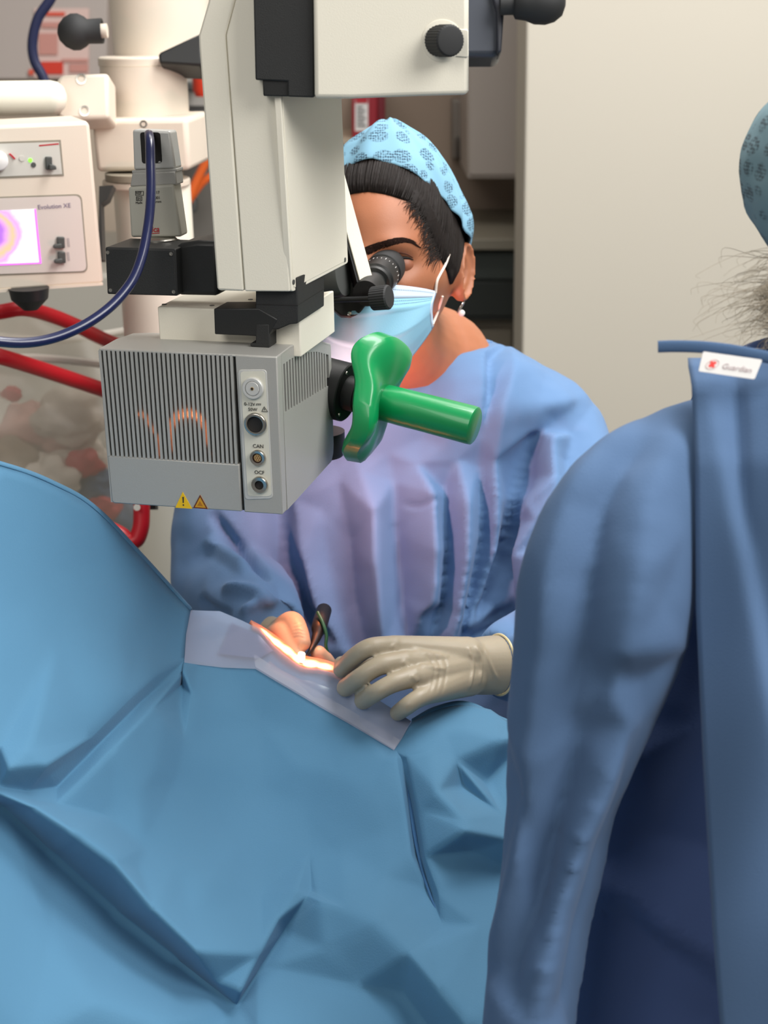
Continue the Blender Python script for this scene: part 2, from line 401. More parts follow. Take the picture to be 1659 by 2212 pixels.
# clear waste bag with packets, low trolley behind it
t = thing('grey_trolley', 'pale grey trolley body below the control unit', 'trolley', (-0.75, 2.75, 0))
pt = yplane(2.75).p(100, 650)
MB().box(-1.3, -0.42, 2.75, 3.3, 0.1, pt[2] + 0.05).build('body', mat('trolley_grey', (168, 164, 154), 0.6), t, bevel=0.01)
for x in (-1.2, -0.5):
    for y in (2.82, 3.2):
        MB().lathe((x, y, 0), (0, 0, 1), [(0, 0.02), (0.05, 0.03), (0.1, 0.03)], 16).build('wheel', M['black'], t)
def lumpy(c, r, sub, amp, sc, seed):
    bm = bmesh.new(); bmesh.ops.create_icosphere(bm, subdivisions=sub, radius=1); me = bpy.data.meshes.new('lump'); bm.to_mesh(me); bm.free()
    co = get_co(me); n = vnoise(co, sc, seed) + 0.5 * vnoise(co, sc * 2.3, seed + 3); n = np.round(n * 4) / 4 * 0.4 + n * 0.6
    set_co(me, (co * (1 + amp * n[:, None])) * np.array(r) + np.array(c)); return me
cb = at(90, 985, 2.12)
bagm = mat('clear_bag_film', (206, 198, 182), 0.3, alpha=0.42)
me = lumpy(cb + np.array([0, 0.03, -0.02]), (0.2, 0.13, 0.21), 5, 0.09, 2.2, 4); me.shade_smooth()
t = thing('waste_bag', 'clear plastic waste bag full of packets hanging by the red rail', 'bag', cb + np.array([0, 0, -0.23]))
link('bag_film', me, bagm, t)
rim = [cb + np.array([0.19 * math.cos(a), 0.03 + 0.11 * math.sin(a), 0.15 + 0.012 * math.sin(3 * a)]) for a in np.linspace(0, 2 * math.pi, 40)]
MB().tube(rim, 0.006, 8, caps=False).build('bag_rim', mat('bag_rim_white', (214, 208, 198), 0.5), t)
pkc = {'white': mat('packet_white', (222, 212, 200), 0.5, var=0.1, vscale=40), 'red': mat('packet_red', (196, 60, 66), 0.5, var=0.1, vscale=40), 'blue': mat('packet_blue', (70, 104, 140), 0.5, var=0.15, vscale=40), 'pink': mat('packet_pink', (208, 160, 150), 0.5, var=0.1, vscale=40), 'brown': mat('packet_brown', (150, 132, 112), 0.6, var=0.1, vscale=40)}
packets = [(150, 905, .050, 'white', 'large white packet high in the clear bag'), (60, 930, .045, 'pink', 'pale pink crumpled packet high in the bag'), (165, 985, .046, 'white', 'broad white wrapper in the middle of the bag'),
           (163, 915, .017, 'red', 'small red packet at the top of the heap in the bag'), (185, 1000, .024, 'red', 'red packet beside the broad white wrapper'), (120, 950, .028, 'pink', 'small pink wrapper left of the red packet'),
           (195, 1052, .034, 'blue', 'blue wrapper low in the bag by the drape edge'), (235, 1012, .032, 'white', 'small white packet next to the grey housing'), (110, 1030, .042, 'white', 'white wrapper low at the left of the bag'),
           (25, 850, .014, 'red', 'tiny red scrap alone near the bag top'), (222, 1096, .026, 'red', 'red wrapper at the bottom by the red rail'), (262, 1100, .05, 'blue', 'big blue wrapper at the bottom of the bag'), (30, 1000, .042, 'brown', 'brown paper wad at the far left of the bag')]
for k, (x, y, r, c, lab) in enumerate(packets):
    me = lumpy(at(x, y, 2.07 + 0.02 * (k % 4)), (r, r * 0.55, r * 0.8), 4, 0.28, 1.7, 20 + k); me.shade_smooth(); me.set_sharp_from_angle(angle=math.radians(28))
    tag(link('crumpled_packet', me, pkc[c]), lab, 'packet', 'crumpled packets in the clear bag')

# red rails
P = [at(x, y, d) for x, y, d in ((-170, 735, 1.78), (-120, 712, 1.78), (-50, 680, 1.78), (0, 674, 1.79), (50, 667, 1.8), (100, 678, 1.85), (160, 701, 1.90), (214, 728, 1.95), (262, 748, 1.99), (330, 772, 2.03))]
P2 = [at(x, y, d) for x, y, d in ((330, 880, 2.02), (270, 858, 1.98), (214, 839, 1.94), (100, 801, 1.86), (0, 770, 1.78), (-80, 752, 1.77))]
t = thing('red_rail', 'bent red tubular rail crossing behind the navy cable', 'rail', at(100, 840, 1.8))
MB().tube(spline(P, 6), 0.0092, 16).build('upper_tube', M['red'], t)
MB().tube(spline(P2, 6), 0.0098, 16).build('lower_tube', M['red'], t)
t = thing('red_hook', 'red tubular hook hanging below the grey lamp housing', 'hook', at(300, 1180, 1.72))
P = [at(x, y, 1.72) for x, y in ((306, 1000), (306, 1060), (306, 1110), (304, 1140), (294, 1166), (276, 1168), (262, 1156), (230, 1140))]
MB().tube(spline(P, 6), 0.0098, 16).build('tube', M['red'], t)
MB().lathe(at(297, 1096, 1.70), -FW, [(0, 0.004), (0.004, 0.004)], 12).build('screw', M['steel'], t)
MB().pp(Plane(at(330, 1095, 1.75), -FW), [(322, 1080), (336, 1080), (336, 1101), (322, 1101)], 0, -0.02).build('clip', M['black'], t)
# ================================================================== microscope floor stand and its control unit
def text_mesh(txt, size, origin, xdir, ydir, m, parent, name='lettering', align='LEFT', shear=0.0, space=1.0, bold=0.0):
    cu = bpy.data.curves.new('txt', 'FONT'); cu.body = txt; cu.size = size; cu.align_x = align; cu.shear = shear; cu.space_character = space
    cu.extrude = 0.0001; cu.resolution_u = 3; cu.offset = bold
    o = bpy.data.objects.new('txt', cu); COL.objects.link(o)
    dg = bpy.context.evaluated_depsgraph_get(); dg.update()
    me = bpy.data.meshes.new_from_object(o.evaluated_get(dg)); bpy.data.objects.remove(o); bpy.data.curves.remove(cu)
    xd = np.asarray(xdir) / np.linalg.norm(xdir); yd = np.asarray(ydir) - xd * (np.asarray(ydir) @ xd); yd /= np.linalg.norm(yd); zd = np.cross(xd, yd)
    co = get_co(me); set_co(me, np.asarray(origin) + co[:, :1] * xd + co[:, 1:2] * yd + co[:, 2:3] * zd)
    me.materials.clear(); return link(name, me, m, parent)

SD = 1.86
sb = at(336, 1330, SD + 0.3)
t = thing('microscope_stand', 'tall cream floor stand column behind the grey lamp housing', 'stand', (float(at(335, 900, SD)[0]), float(at(335, 900, SD)[1]), 0))
def vcyl(x0, x1, py_top, py_bot, d_top, n=40, box=False, ext=None):
    A = at((x0 + x1) / 2, py_top, d_top); r = (x1 - x0) / 2 * d_top / FPX
    pl = Plane(A, -np.array([FW[0], FW[1], 0])); B = pl.p((x0 + x1) / 2, py_bot)
    return A, r, A[2] - B[2]
A, r, h = vcyl(222, 440, -220, 128, 1.84)
MB().lathe(A, (0, 0, -1), [(0, r), (h, r)], 48).build('upper_column', M['cream2'], t)
A, r, h = vcyl(212, 402, 121, 141, 1.84)
MB().lathe(A, (0, 0, -1), [(0, r * 0.97), (0.002, r), (h, r)], 48).build('collar', M['cream2'], t, bevel=0.001)
A, r, h = vcyl(216, 402, 141, 262, 1.84)
MB().lathe(A, (0, 0, -1), [(0, r), (h, r)], 48).build('swivel_drum', M['cream2'], t)
pf = Plane(at(300, 262, 1.78), -np.array([0.10, FW[1], 0]))
MB().pp(pf, [(196, 258), (404, 255), (411, 368), (208, 372)], 0, -0.12).build('swivel_block', M['cream2'], t, bevel=0.006, seg=3)
MB().lathe(pf.p(310, 268, 0.0005), pf.n, [(-0.004, 0.0045), (0, 0.0045), (0, 0.003), (-0.003, 0.003)], 16).build('screw', M['dgrey'], t)
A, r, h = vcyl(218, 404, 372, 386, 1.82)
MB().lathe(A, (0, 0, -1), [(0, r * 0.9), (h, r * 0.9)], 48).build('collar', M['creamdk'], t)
A, r, h = vcyl(222, 410, 386, 402, 1.83)
MB().lathe(A, (0, 0, -1), [(0, r), (h, r)], 48).build('collar', M['cream2'], t, bevel=0.002)
A, r, h = vcyl(245, 411, 400, 1400, 1.84)
MB().lathe(A, (0, 0, -1), [(0, r), (A[2] - 0.12, r)], 48).build('lower_column', M['cream'], t)
MB().lathe((A[0], A[1], 0.0), (0, 0, 1), [(0.0, 0.30), (0.05, 0.30), (0.09, 0.12), (0.13, 0.07)], 40).build('base', M['cream'], t)
pc = Plane(at(370, 1270, 1.98), -np.array([0, 1.0, 0]))
MB().pp(pc, [(352, 1258), (364, 1262), (364, 1284), (352, 1280)], 0.012, -0.02).build('cable_clip', M['black'], t)
# black triangular bracket on top of the drum
pb_ = Plane(at(390, 110, 1.78), -FW)
MB().pp(pb_, [(342, 118), (346, 112), (436, 70), (436, 142), (344, 137)], 0, -0.06).build('lamp_arm_bracket', M['black'], t, bevel=0.003)
# arm with clamp block
pa = Plane(at(180, 208, 1.74), -FW)
MB().pp(pa, [(122, 172), (132, 160), (234, 157), (236, 256), (140, 260), (122, 252)], 0, -0.05).build('clamp_block', M['cream2'], t, bevel=0.005, seg=3)
for x, y in ((176, 171), (183, 240)):
    MB().lathe(pa.p(x, y, 0.001), pa.n, [(-0.004, 0.0065), (0, 0.0065), (0.0002, 0.0045), (-0.004, 0.004)], 20).build('screw', M['steel'], t)
a0, a1 = at(-260, 216, 1.70), at(112, 211, 1.72); ax = a1 - a0; L = np.linalg.norm(ax)
MB().lathe(a0, ax, [(0, 0.0195), (L, 0.0195), (L + 0.008, 0.0175), (L + 0.014, 0.012), (L + 0.017, 0.004)], 40).build('support_arm', M['cream'], t, smooth=60)
# ball knob beside the column
kc = at(163, 69, 1.72); ka = at(216, 67, 1.72) - kc
MB().lathe(kc, ka, [(-0.0205, 0.003), (-0.0185, 0.0095), (-0.012, 0.0165), (-0.004, 0.0205), (0.004, 0.0205), (0.011, 0.017), (0.0145, 0.0138), (0.029, 0.0142), (0.0315, 0.0140), (0.0305, 0.011), (0.026, 0.009)], 32).build('ball_knob', M['rubber'], t, smooth=70)
MB().lathe(kc, ka, [(0.02, 0.008), (0.037, 0.008)], 20).build('knob_stem', M['cream2'], t)

# hand grip hanging at the top right
t = thing('hand_grip', 'black ball ended hand grip on a dark block at top right', 'handle', at(1060, 110, 1.62))
pg = Plane(at(1050, 60, 1.60), -FW)
bk = mat('grip_block_dark', (62, 66, 74), 0.35, metal=0.3)
MB().pp(pg, [(985, -60), (1076, -60), (1084, -20), (1083, 110), (1076, 121), (985, 121)], 0, -0.045).build('block', bk, t, bevel=0.006, seg=3)
MB().pp(pg, [(1046, -60), (1086, -60), (1088, 30), (1082, 118), (1072, 118), (1070, 30)], 0.008, -0.02).build('side_ridge', mat('grip_ridge', (40, 42, 50), 0.4), t, bevel=0.004)
g0 = at(1080, 8, 1.58); ga = at(1180, 4, 1.58) - g0
MB().lathe(g0, ga, [(0, 0.012), (0.014, 0.012), (0.016, 0.0165), (0.027, 0.0185), (0.036, 0.0225), (0.048, 0.0235), (0.058, 0.021), (0.066, 0.015), (0.0695, 0.006)], 32).build('ball_grip', M['rubber'], t, smooth=60)

# control unit with live picture
TR = at(190, 262, 1.60); TL = at(-150, 279, 1.545)
xd = TL - TR; xd[2] *= 1.0; nrm = np.cross(np.array([0, 0, -1.0]), xd); nrm = nrm if nrm @ FW < 0 else -nrm; nrm[2] = 0
pm = Plane(TR, nrm); xr = -(xd / np.linalg.norm(xd)); xr[2] = 0
t = thing('control_unit', 'cream control unit with small live screen and switches at left', 'monitor', pm.p(120, 632))
out = [(-150, 278), (186, 262), (194, 268), (224, 606), (220, 614), (-150, 640)]
MB().pp(pm, out, 0, -0.10).build('housing', M['cream2'], t, bevel=0.004, seg=3)
MB().pp(pm, [(-150, 634), (222, 611), (222, 616), (-150, 642)], 0.001, -0.095).build('base_lip', M['cream2'], t)
def rrect(q, r, n=5):               # rounded quad in pixels
    o = []; q = [np.array(p, float) for p in q]
    for i in range(4):
        c, p, x = q[i], q[i - 1], q[(i + 1) % 4]; a = c + (p - c) / np.linalg.norm(p - c) * r; b = c + (x - c) / np.linalg.norm(x - c) * r
        for k in range(n + 1):
            s = k / n; o.append(tuple((1 - s)**2 * a + 2 * s * (1 - s) * c + s * s * b))
    return o
pgrey = mat('control_panel_grey', (204, 202, 194), 0.4); plil = mat('screen_panel_lilac', (216, 205, 198), 0.4)
rec = mat('panel_shadow_gap', (140, 134, 120), 0.7)
up = MB().pp(pm, [(-150, 311), (131, 302), (138, 380), (-150, 391)], 0.0006, -0.002).build('upper_panel_frame', rec, t)
MB().pp(pm, [(-150, 315), (127, 306.5), (134, 376), (-150, 387)], 0.0010, -0.002).build('upper_panel', pgrey, up)
MB().pp(pm, [(84, 313), (126, 309), (127, 312), (84, 316)], 0.0013, 0.0).build('red_line', M['redlogo'], up)
kn = pm.p(-5, 347)
MB().lathe(kn, pm.n, [(0, 0.011), (0.012, 0.0095), (0.013, 0.008)], 28).build('dial', M['white'], up, smooth=50)
MB().pp(pm, [(18, 332), (22, 331), (33, 342), (30, 344)], 0.003, 0).build('dial_pointer', M['redlogo'], up)
MB().lathe(pm.p(47, 342), pm.n, [(0, 0.0032), (0.002, 0.003)], 16).build('button', pgrey, up)
MB().lathe(pm.p(65, 346), pm.n, [(0, 0.0024), (0.0018, 0.002)], 12).build('green_lamp', mat('lamp_green', (120, 250, 60), 0.3, emit=(120, 250, 60), es=1.6), up)
MB().lathe(pm.p(72, 356), pm.n, [(0, 0.003), (0.002, 0.0026)], 12).build('button', M['dgrey'], up)
def switch(px, py, w, h, dirx, parent):
    MB().pp(pm, [(px - w, py - h), (px + w, py - h), (px + w + 1, py + h), (px - w + 1, py + h)], 0.005, 0).build('switch_body', M['dgrey'], parent, bevel=0.001)
    return MB().pp(pm, [(px, py + 1), (px + dirx * 2 * w, py + h * 0.3), (px + dirx * 2.2 * w, py + h * 0.9), (px, py + h)], 0.010, 0.003).build('switch_lever', M['dgrey'], parent, bevel=0.001)
switch(104, 352, 7, 14, 1, up)
lo = MB().pp(pm, rrect([(-150, 430), (176, 419), (190, 588), (-150, 600)], 14), 0.0006, -0.002).build('screen_panel_frame', rec, t)
MB().pp(pm, rrect([(-150, 433), (173, 422.5), (187, 585), (-150, 597)], 13), 0.0011, -0.002).build('screen_panel', plil, lo)
scr = bpy.data.materials.new('live_eye_picture'); scr.use_nodes = True; nt = scr.node_tree; b = nt.nodes['Principled BSDF']
tc = nt.nodes.new('ShaderNodeTexCoord'); vm = nt.nodes.new('ShaderNodeVectorMath'); vm.operation = 'DISTANCE'
ec = pm.p(-18, 506); vm.inputs[1].default_value = tuple(ec)
nz = nt.nodes.new('ShaderNodeTexNoise'); nz.inputs['Scale'].default_value = 60; nz.inputs['Detail'].default_value = 2
ad = nt.nodes.new('ShaderNodeVectorMath'); ad.operation = 'MULTIPLY_ADD'; ad.inputs[1].default_value = (0.012,) * 3; ad.inputs[2].default_value = (-0.006,) * 3
nt.links.new(tc.outputs['Object'], nz.inputs['Vector']); nt.links.new(nz.outputs['Color'], ad.inputs[0])
sm = nt.nodes.new('ShaderNodeVectorMath'); sm.operation = 'ADD'; nt.links.new(ad.outputs[0], sm.inputs[0]); nt.links.new(tc.outputs['Object'], sm.inputs[1]); nt.links.new(sm.outputs[0], vm.inputs[0])
mr_ = nt.nodes.new('ShaderNodeMapRange'); mr_.inputs['From Max'].default_value = 0.065; nt.links.new(vm.outputs['Value'], mr_.inputs['Value'])
cr = nt.nodes.new('ShaderNodeValToRGB'); el = cr.color_ramp.elements
el[0].position = 0.0; el[0].color = rgb((150, 60, 250)); el[1].position = 1.0; el[1].color = rgb((246, 150, 255))
for p_, c_ in ((0.2, (190, 120, 255)), (0.3, (255, 190, 200)), (0.36, (255, 200, 150)), (0.44, (232, 170, 255)), (0.52, (255, 250, 255)), (0.9, (255, 255, 255))):
    e = el.new(p_); e.color = rgb(c_)
nt.links.new(mr_.outputs['Result'], cr.inputs['Fac']); nt.links.new(cr.outputs['Color'], b.inputs['Emission Color']); b.inputs['Emission Strength'].default_value = 1.25
b.inputs['Base Color'].default_value = (0.02, 0.02, 0.02, 1)
MB().pp(pm, [(-130, 461), (75, 451), (88, 566), (-130, 576)], 0.0015, 0.0).build('screen', scr, lo)
mag = mat('screen_edge_glow', (232, 110, 240), 0.4, emit=(232, 110, 240), es=0.9)
MB().pp(pm, [(73, 452), (77, 451), (89, 567), (84, 568)], 0.0016, 0.0).build('screen_edge', mag, lo)
MB().pp(pm, [(-130, 575), (88, 566), (89, 569), (-130, 579)], 0.0016, 0.0).build('screen_edge', mag, lo)
text_mesh('Evolution XE', 0.0068, pm.p(81, 452, 0.0014), xr, (0, 0, 1), mat('panel_print', (112, 100, 130), 0.6), lo, space=1.0)
switch(130, 523, 8, 12, -1, lo); switch(132, 555, 8, 12, -1, lo)
for y in (524, 554):
    MB().pp(pm, [(144, y - 10), (149, y - 10), (151, y + 9), (146, y + 9)], 0.0014, 0.0).build('printed_mark', mat('panel_print_faint', (176, 166, 164), 0.6), lo)
pk_ = Plane(at(60, 640, 1.62), -FW)
MB().lathe(at(62, 622, 1.625), (0, 0, -1), [(0, 0.022), (0.012, 0.02), (0.02, 0.012), (0.024, 0.008)], 28).build('swivel_foot', M['black'], t)
MB().pp(Plane(at(255, 470, 1.72), -FW), [(214, 402), (244, 400), (232, 430), (218, 440), (222, 560), (212, 560)], 0, -0.02).build('hinge_arm', M['black'], t)
# ================================================================== operating microscope
SCP = thing('operating_microscope', 'cream operating microscope with grey slotted lamp housing above the hands', 'microscope', MO)
def part(name, mb, m, parent=None, **k): return mb.build(name, m, parent or SCP, **k)
P0 = mfront(0.0)
def lerp(a, b, t): return (a[0] + (b[0] - a[0]) * t, a[1] + (b[1] - a[1]) * t)
# ---- lamp housing, body with a top that falls away at the back
prof = [(0.012, 0.002), (0.012, 0.1335), (0.035, 0.1335), (0.07, 0.1305), (0.11, 0.1225), (0.151, 0.110), (0.151, 0.008), (0.146, 0.002)]
hb = part('lamp_housing', MB().prism([mw(-0.1565, y, z) for y, z in prof], [mw(-0.007, y, z) for y, z in prof]), M['void'])
lid = [(0.0005, 0.1335), (0.0005, 0.1355), (0.035, 0.1362), (0.07, 0.1338), (0.11, 0.1258), (0.151, 0.113), (0.151, 0.110), (0.11, 0.1225), (0.07, 0.1305), (0.035, 0.1335)]
part('housing_lid', MB().prism([mw(-0.157, y, z) for y, z in lid], [mw(0.0, y, z) for y, z in lid]), M['silver'], bevel=0.0008)
part('housing_side', MB().box(-0.157, -0.1545, 0.0005, 0.151, 0.0, 0.110, mw), M['silver'])
# front grille: lower panel and one fin after another
TLp, TRp, BLp, BRp = (212, 757), (506, 767), (233, 985), (517, 1003.5)
part('front_panel', MB().pp(P0, [(232, 984), (517, 1003), (522, 1105.5), (246, 1087.5), (241, 1082)], 0, -0.012), M['silver'], bevel=0.0012)
part('grille_backing', MB().pp(P0, [lerp(TLp, BLp, .01), lerp(TRp, BRp, .01), BRp, BLp], -0.0085, -0.012), M['void'])
NF = 30
for i in range(NF):
    u0 = i / NF; u1 = (i + 0.56) / NF
    a, b = lerp(TLp, TRp, u0), lerp(TLp, TRp, u1); c, d = lerp(BLp, BRp, u1), lerp(BLp, BRp, u0)
    part('grille_fin', MB().pp(P0, [a, b, c, d], 0.0, -0.0085), M['silver'], smooth=0)
# lamplight reflected behind the fins, put in as glowing tubes
glow = mat('lamp_glow', (255, 150, 90), 0.5, emit=(255, 150, 100), es=2.0)
pgw = mfront(0.0072)
arc = [pgw.p(382, 975), pgw.p(378, 930), pgw.p(384, 905), pgw.p(402, 894), pgw.p(424, 894), pgw.p(442, 908), pgw.p(452, 935), pgw.p(462, 985)]
part('lamp_glow_arc', MB().tube(spline(arc, 6), [0.0004 + 0.0040 * math.sin(math.pi * min(1, max(0.05, (k / 42)))) for k in range(43)], 8), glow, hb)
part('lamp_glow_arc', MB().tube(spline([pgw.p(308, 892), pgw.p(322, 900), pgw.p(334, 922), pgw.p(350, 950), pgw.p(352, 985)], 6), [0.0030 - 0.0001 * k for k in range(25)], 8), glow, hb)
# connector section on the right of the front
part('connector_block', MB().pp(P0, [(507.5, 767), (598, 771), (610.5, 1112), (527.5, 1106.5)], 0, -0.012), M['silver'], bevel=0.001)
part('panel_gap', MB().pp(P0, [(504, 768), (509, 768), (529, 1106), (521, 1105)], -0.004, -0.0118), M['void'])
rim_ = part('connector_rim', MB().pp(P0, rrect([(514, 798.5), (576, 798), (590, 1077), (529.5, 1079)], 9), 0.0005, -0.001), M['silver2'], bevel=0.0004)
cpn = part('connector_panel', MB().pp(P0, rrect([(519.5, 802.5), (573, 801.5), (587, 1071.5), (536, 1071)], 8), 0.0008, -0.001), M['panel'])
def socket(px, py, rpx, kind):
    c = P0.p(px, py, 0.0008); r = rpx * 1.21 / FPX; n = P0.n
    if kind == 'button':
        o = part('socket_ring', MB().lathe(c, n, [(0, r), (0.002, r), (0.0028, r * 0.93), (0.0028, r * 0.70), (0.0015, r * 0.68)], 36), M['silver2'])
        part('socket_cap', MB().lathe(c, n, [(0, r * 0.66), (0.0025, r * 0.66), (0.003, r * 0.6), (0.003, 0.0001)], 32), M['silver2'], o)
        part('socket_hole', MB().lathe(c, n, [(0.0028, r * 0.17), (0.0033, r * 0.17)], 6), M['gold'], o)
        part('pin_hole', MB().lathe(c, n, [(0.003, r * 0.12), (0.0035, r * 0.12)], 6), M['void'], o)
        return
    inner = {'big': 0.72, 'can': 0.62, 'ocf': 0.54}[kind]
    o = part('socket_ring', MB().lathe(c, n, [(0, r), (0.0022, r), (0.003, r * 0.92), (0.0026, r * inner), (-0.004, r * inner * 0.94), (-0.004, r * 0.98)], 36), M['steel'], smooth=60)
    part('socket_well', MB().lathe(c, n, [(0.0, r * inner), (0.0004, r * inner)], 28), M['void'] if kind != 'can' else mat('socket_brown', (84, 48, 34), 0.5), o)
    if kind == 'can':
        g = part('contact_insert', MB().lathe(c, n, [(0.0004, r * 0.46), (0.0018, r * 0.46)], 24), M['gold'], o)
        ex, ey_ = EX, EZ
        m_ = MB()
        for k in range(7):
            q = c + (ex * math.cos(k * 2 * math.pi / 6) + ey_ * math.sin(k * 2 * math.pi / 6)) * (r * 0.29 if k < 6 else 0)
            m_.lathe(q, n, [(0.0018, r * 0.065), (0.0021, r * 0.065)], 8)
        m_.build('contact_pins', M['brown'], o)
socket(548, 837.5, 24, 'button'); socket(553.5, 915, 25.5, 'big'); socket(558.5, 987.5, 18, 'can'); socket(562.5, 1045.5, 19, 'ocf')
def mtext(s, px, py, hpx, m=None, parent=None, pl=P0, off=0.0012, **k):
    return text_mesh(s, hpx * 1.22 / FPX / 0.70, pl.p(px, py, off), EX, EZ, m or M['print'], parent or cpn, **k)
mtext('0-12V', 528.5, 875, 7.2); mtext('50W', 537, 886.5, 7.2); mtext('CAN', 547, 966, 8.2); mtext('OCF', 550.5, 1022.5, 8.2)
m_ = MB()
m_.pp(P0, [(554, 871), (565, 871.4), (565, 872.2), (554, 871.8)], 0.0013, 0.001)
for k in range(3): m_.pp(P0, [(554 + 4 * k, 873.5), (556.6 + 4 * k, 873.6), (556.6 + 4 * k, 874.4), (554 + 4 * k, 874.3)], 0.0013, 0.001)
def triline(mb, q, w, f, b, pl=P0):
    q = [np.array(p, float) for p in q]; c = sum(q) / 3
    for i in range(3):
        a, bb = q[i], q[(i + 1) % 3]; ai, bi = a + (c - a) * w, bb + (c - bb) * w
        mb.pp(pl, [tuple(a), tuple(bb), tuple(bi), tuple(ai)], f, b)
triline(m_, [(566, 888.5), (571.5, 877), (580, 889)], 0.2, 0.0013, 0.001)
m_.pp(P0, [(571.8, 881), (573, 881), (573, 885.5), (572, 885.5)], 0.0013, 0.001)
m_.build('lettering', M['print'], cpn)
w1 = part('warning_label', MB().pp(P0, [(379, 1096.3), (394.8, 1062.5), (415, 1098.7)], 0.0004, -0.0005), M['yellow'])
m_ = MB(); m_.pp(P0, [(394.3, 1073), (397.7, 1073), (397.4, 1086), (395.2, 1086)], 0.0006, 0.0002); m_.pp(P0, [(395, 1089), (398, 1089.2), (398.2, 1092), (395.2, 1091.8)], 0.0006, 0.0002)
m_.build('exclamation_mark', M['print'], w1)
w2 = part('warning_label', MB().pp(P0, [(417.5, 1097), (432.5, 1068.5), (449.5, 1099.5)], 0.0004, -0.0005), M['amber'])
m_ = MB(); triline(m_, [(417.5, 1097), (432.5, 1068.5), (449.5, 1099.5)], 0.22, 0.0006, 0.0002); m_.build('outline', M['brown'], w2)
m_ = MB(); m_.pp(P0, [(427, 1091.5), (432.5, 1082), (439, 1093)], 0.0006, 0.0002); m_.build('symbol', mat('warning_symbol', (170, 110, 20), 0.6), w2)
# right side of the housing with its own slots
PS = mside(0.0)
def sp(y, z): return mw(0.0, y, z)
def sprism(name, yz, m=M['silver'], b=-0.007, **k):
    k['smooth'] = 0
    return part(name, MB().prism([mw(0, y, z) for y, z in yz], [mw(b, y, z) for y, z in yz]), m, **k)
def yz(px, py): q = mloc(PS.p(px, py)); return (q[1], q[2])
def ztop(y): return np.interp(y, [0, 0.035, 0.07, 0.11, 0.151], [0.1345, 0.1345, 0.132, 0.124, 0.111])
s_a, s_b = yz(605, 897), yz(717, 829)     # line the slots end on
y0s, y1s = max(0.016, yz(602, 860)[0]), min(0.143, yz(716, 780)[0])
def zend(y): return s_a[1] + (s_b[1] - s_a[1]) * (y - s_a[0]) / (s_b[0] - s_a[0])
yy = np.linspace(y0s, y1s, 8)
sprism('side_panel', [(0.012, 0.0003), (0.143, 0.004), (0.149, 0.010), (0.151, 0.018), (0.151, zend(y1s))] + [(y, zend(y)) for y in yy[::-1]] + [(0.012, zend(y0s))])
sprism('side_edge', [(0.012, zend(y0s)), (y0s, zend(y0s)), (y0s, 0.1345), (0.012, 0.1345)])
sprism('side_edge', [(y1s, zend(y1s)), (0.151, zend(y1s)), (0.151, 0.111), (y1s, ztop(y1s))])
sprism('side_edge', [(y, ztop(y) - 0.009) for y in yy] + [(y, ztop(y)) for y in yy[::-1]])
NS = 17; pit = (y1s - y0s) / NS
for i in range(NS - 1):
    ya = y0s + pit * (i + 0.52); yb = y0s + pit * (i + 1.0)
    sprism('grille_fin', [(ya, zend(ya)), (yb, zend(yb)), (yb, ztop(yb) - 0.009), (ya, ztop(ya) - 0.009)], b=-0.006, smooth=0)
# objective under the housing: the lamp that lights the eye
ob = mw(-0.022, 0.185, 0.0)
part('objective', MB().lathe(ob, (0, 0, -1), [(-0.02, 0.022), (0.0, 0.022), (0.004, 0.02), (0.004, 0.015), (0.001, 0.014)], 32), M['black'])

# ---- cream carrier block above the housing
PB = mfront(0.045)
zt = mloc(PB.p(345, 663))[2]; xL = mloc(PB.p(342, 700))[0]; xR = mloc(PB.p(648, 700))[0]
fl = [(xL, 0.045), (xR, 0.045), (xR, 0.145)] + [(xL + (xR - xL) * (0.5 - 0.5 * math.sin(a)) , 0.095 + 0.05 * math.cos(a)) for a in np.linspace(-0.9, math.pi / 2, 12)]
part('carrier_block', MB().prism([mw(x, y, zt) for x, y in fl], [mw(x, y, 0.125) for x, y in fl]), M['cream'], bevel=0.0012)
for px, py in ((355, 657.5), (458, 660), (506, 658), (541, 647)):
    q = Plane(mw(0, 0, zt), EZ).p(px, py)
    part('screw', MB().lathe(q, EZ, [(-0.001, 0.0022), (0.0003, 0.0022)], 12), M['dgrey'])
PR = mfront(0.028)
part('bracket_block', MB().pp(PR, [(552, 600), (643, 600), (643, 699), (626, 701), (600, 712), (552, 712)], 0, -0.075), M['blackmat'], bevel=0.001)
part('bracket_line', MB().pp(PR, [(551.5, 657), (643.5, 659), (643.5, 660), (551.5, 658)], 0.0003, -0.0755), M['void'])
part('bracket_arm', MB().pp(PR, [(462, 666.5), (560, 666), (600, 690), (580, 727), (464, 722)], 0.0006, -0.03), M['black'], bevel=0.001)
part('bracket_foot', MB().pp(PR, [(553, 700), (582, 700), (583, 751), (541, 748), (541, 741), (553, 741)], 0.0008, -0.03), M['blackmat'], bevel=0.0008)

# ---- upright column
PC = mfront(0.02)
part('column_strip', MB().pp(PC, [(456, -60), (450, 0), (428, 76), (429, 100), (468, 622), (471, 628), (527, 629.5), (486.5, 76), (507, 0), (513, -60)], 0, -0.12), M['cream'], bevel=0.002)
part('column_body', MB().pp(PC, [(514.5, -60), (508.5, 0), (488, 76), (528.5, 629.5), (626, 630), (585, -60)], 0.0, -0.122), M['cream'], bevel=0.0012)
fr_, br_ = PC.p(625.5, 629), None
A_ = mw(*mloc(fr_)); zb = mloc(fr_)[2]
B_ = Plane(fr_, EZ).p(747, 574); dirh = B_ - A_; nn = np.cross(dirh, EZ); nn = nn if nn @ FW < 0 else -nn
PP = Plane(A_, nn)
part('side_cover', MB().pp(PP, rrect([(599, 150), (732, 150), (748.5, 568), (627, 631)], 6), 0.0016, -0.004), M['cream'], bevel=0.0006)
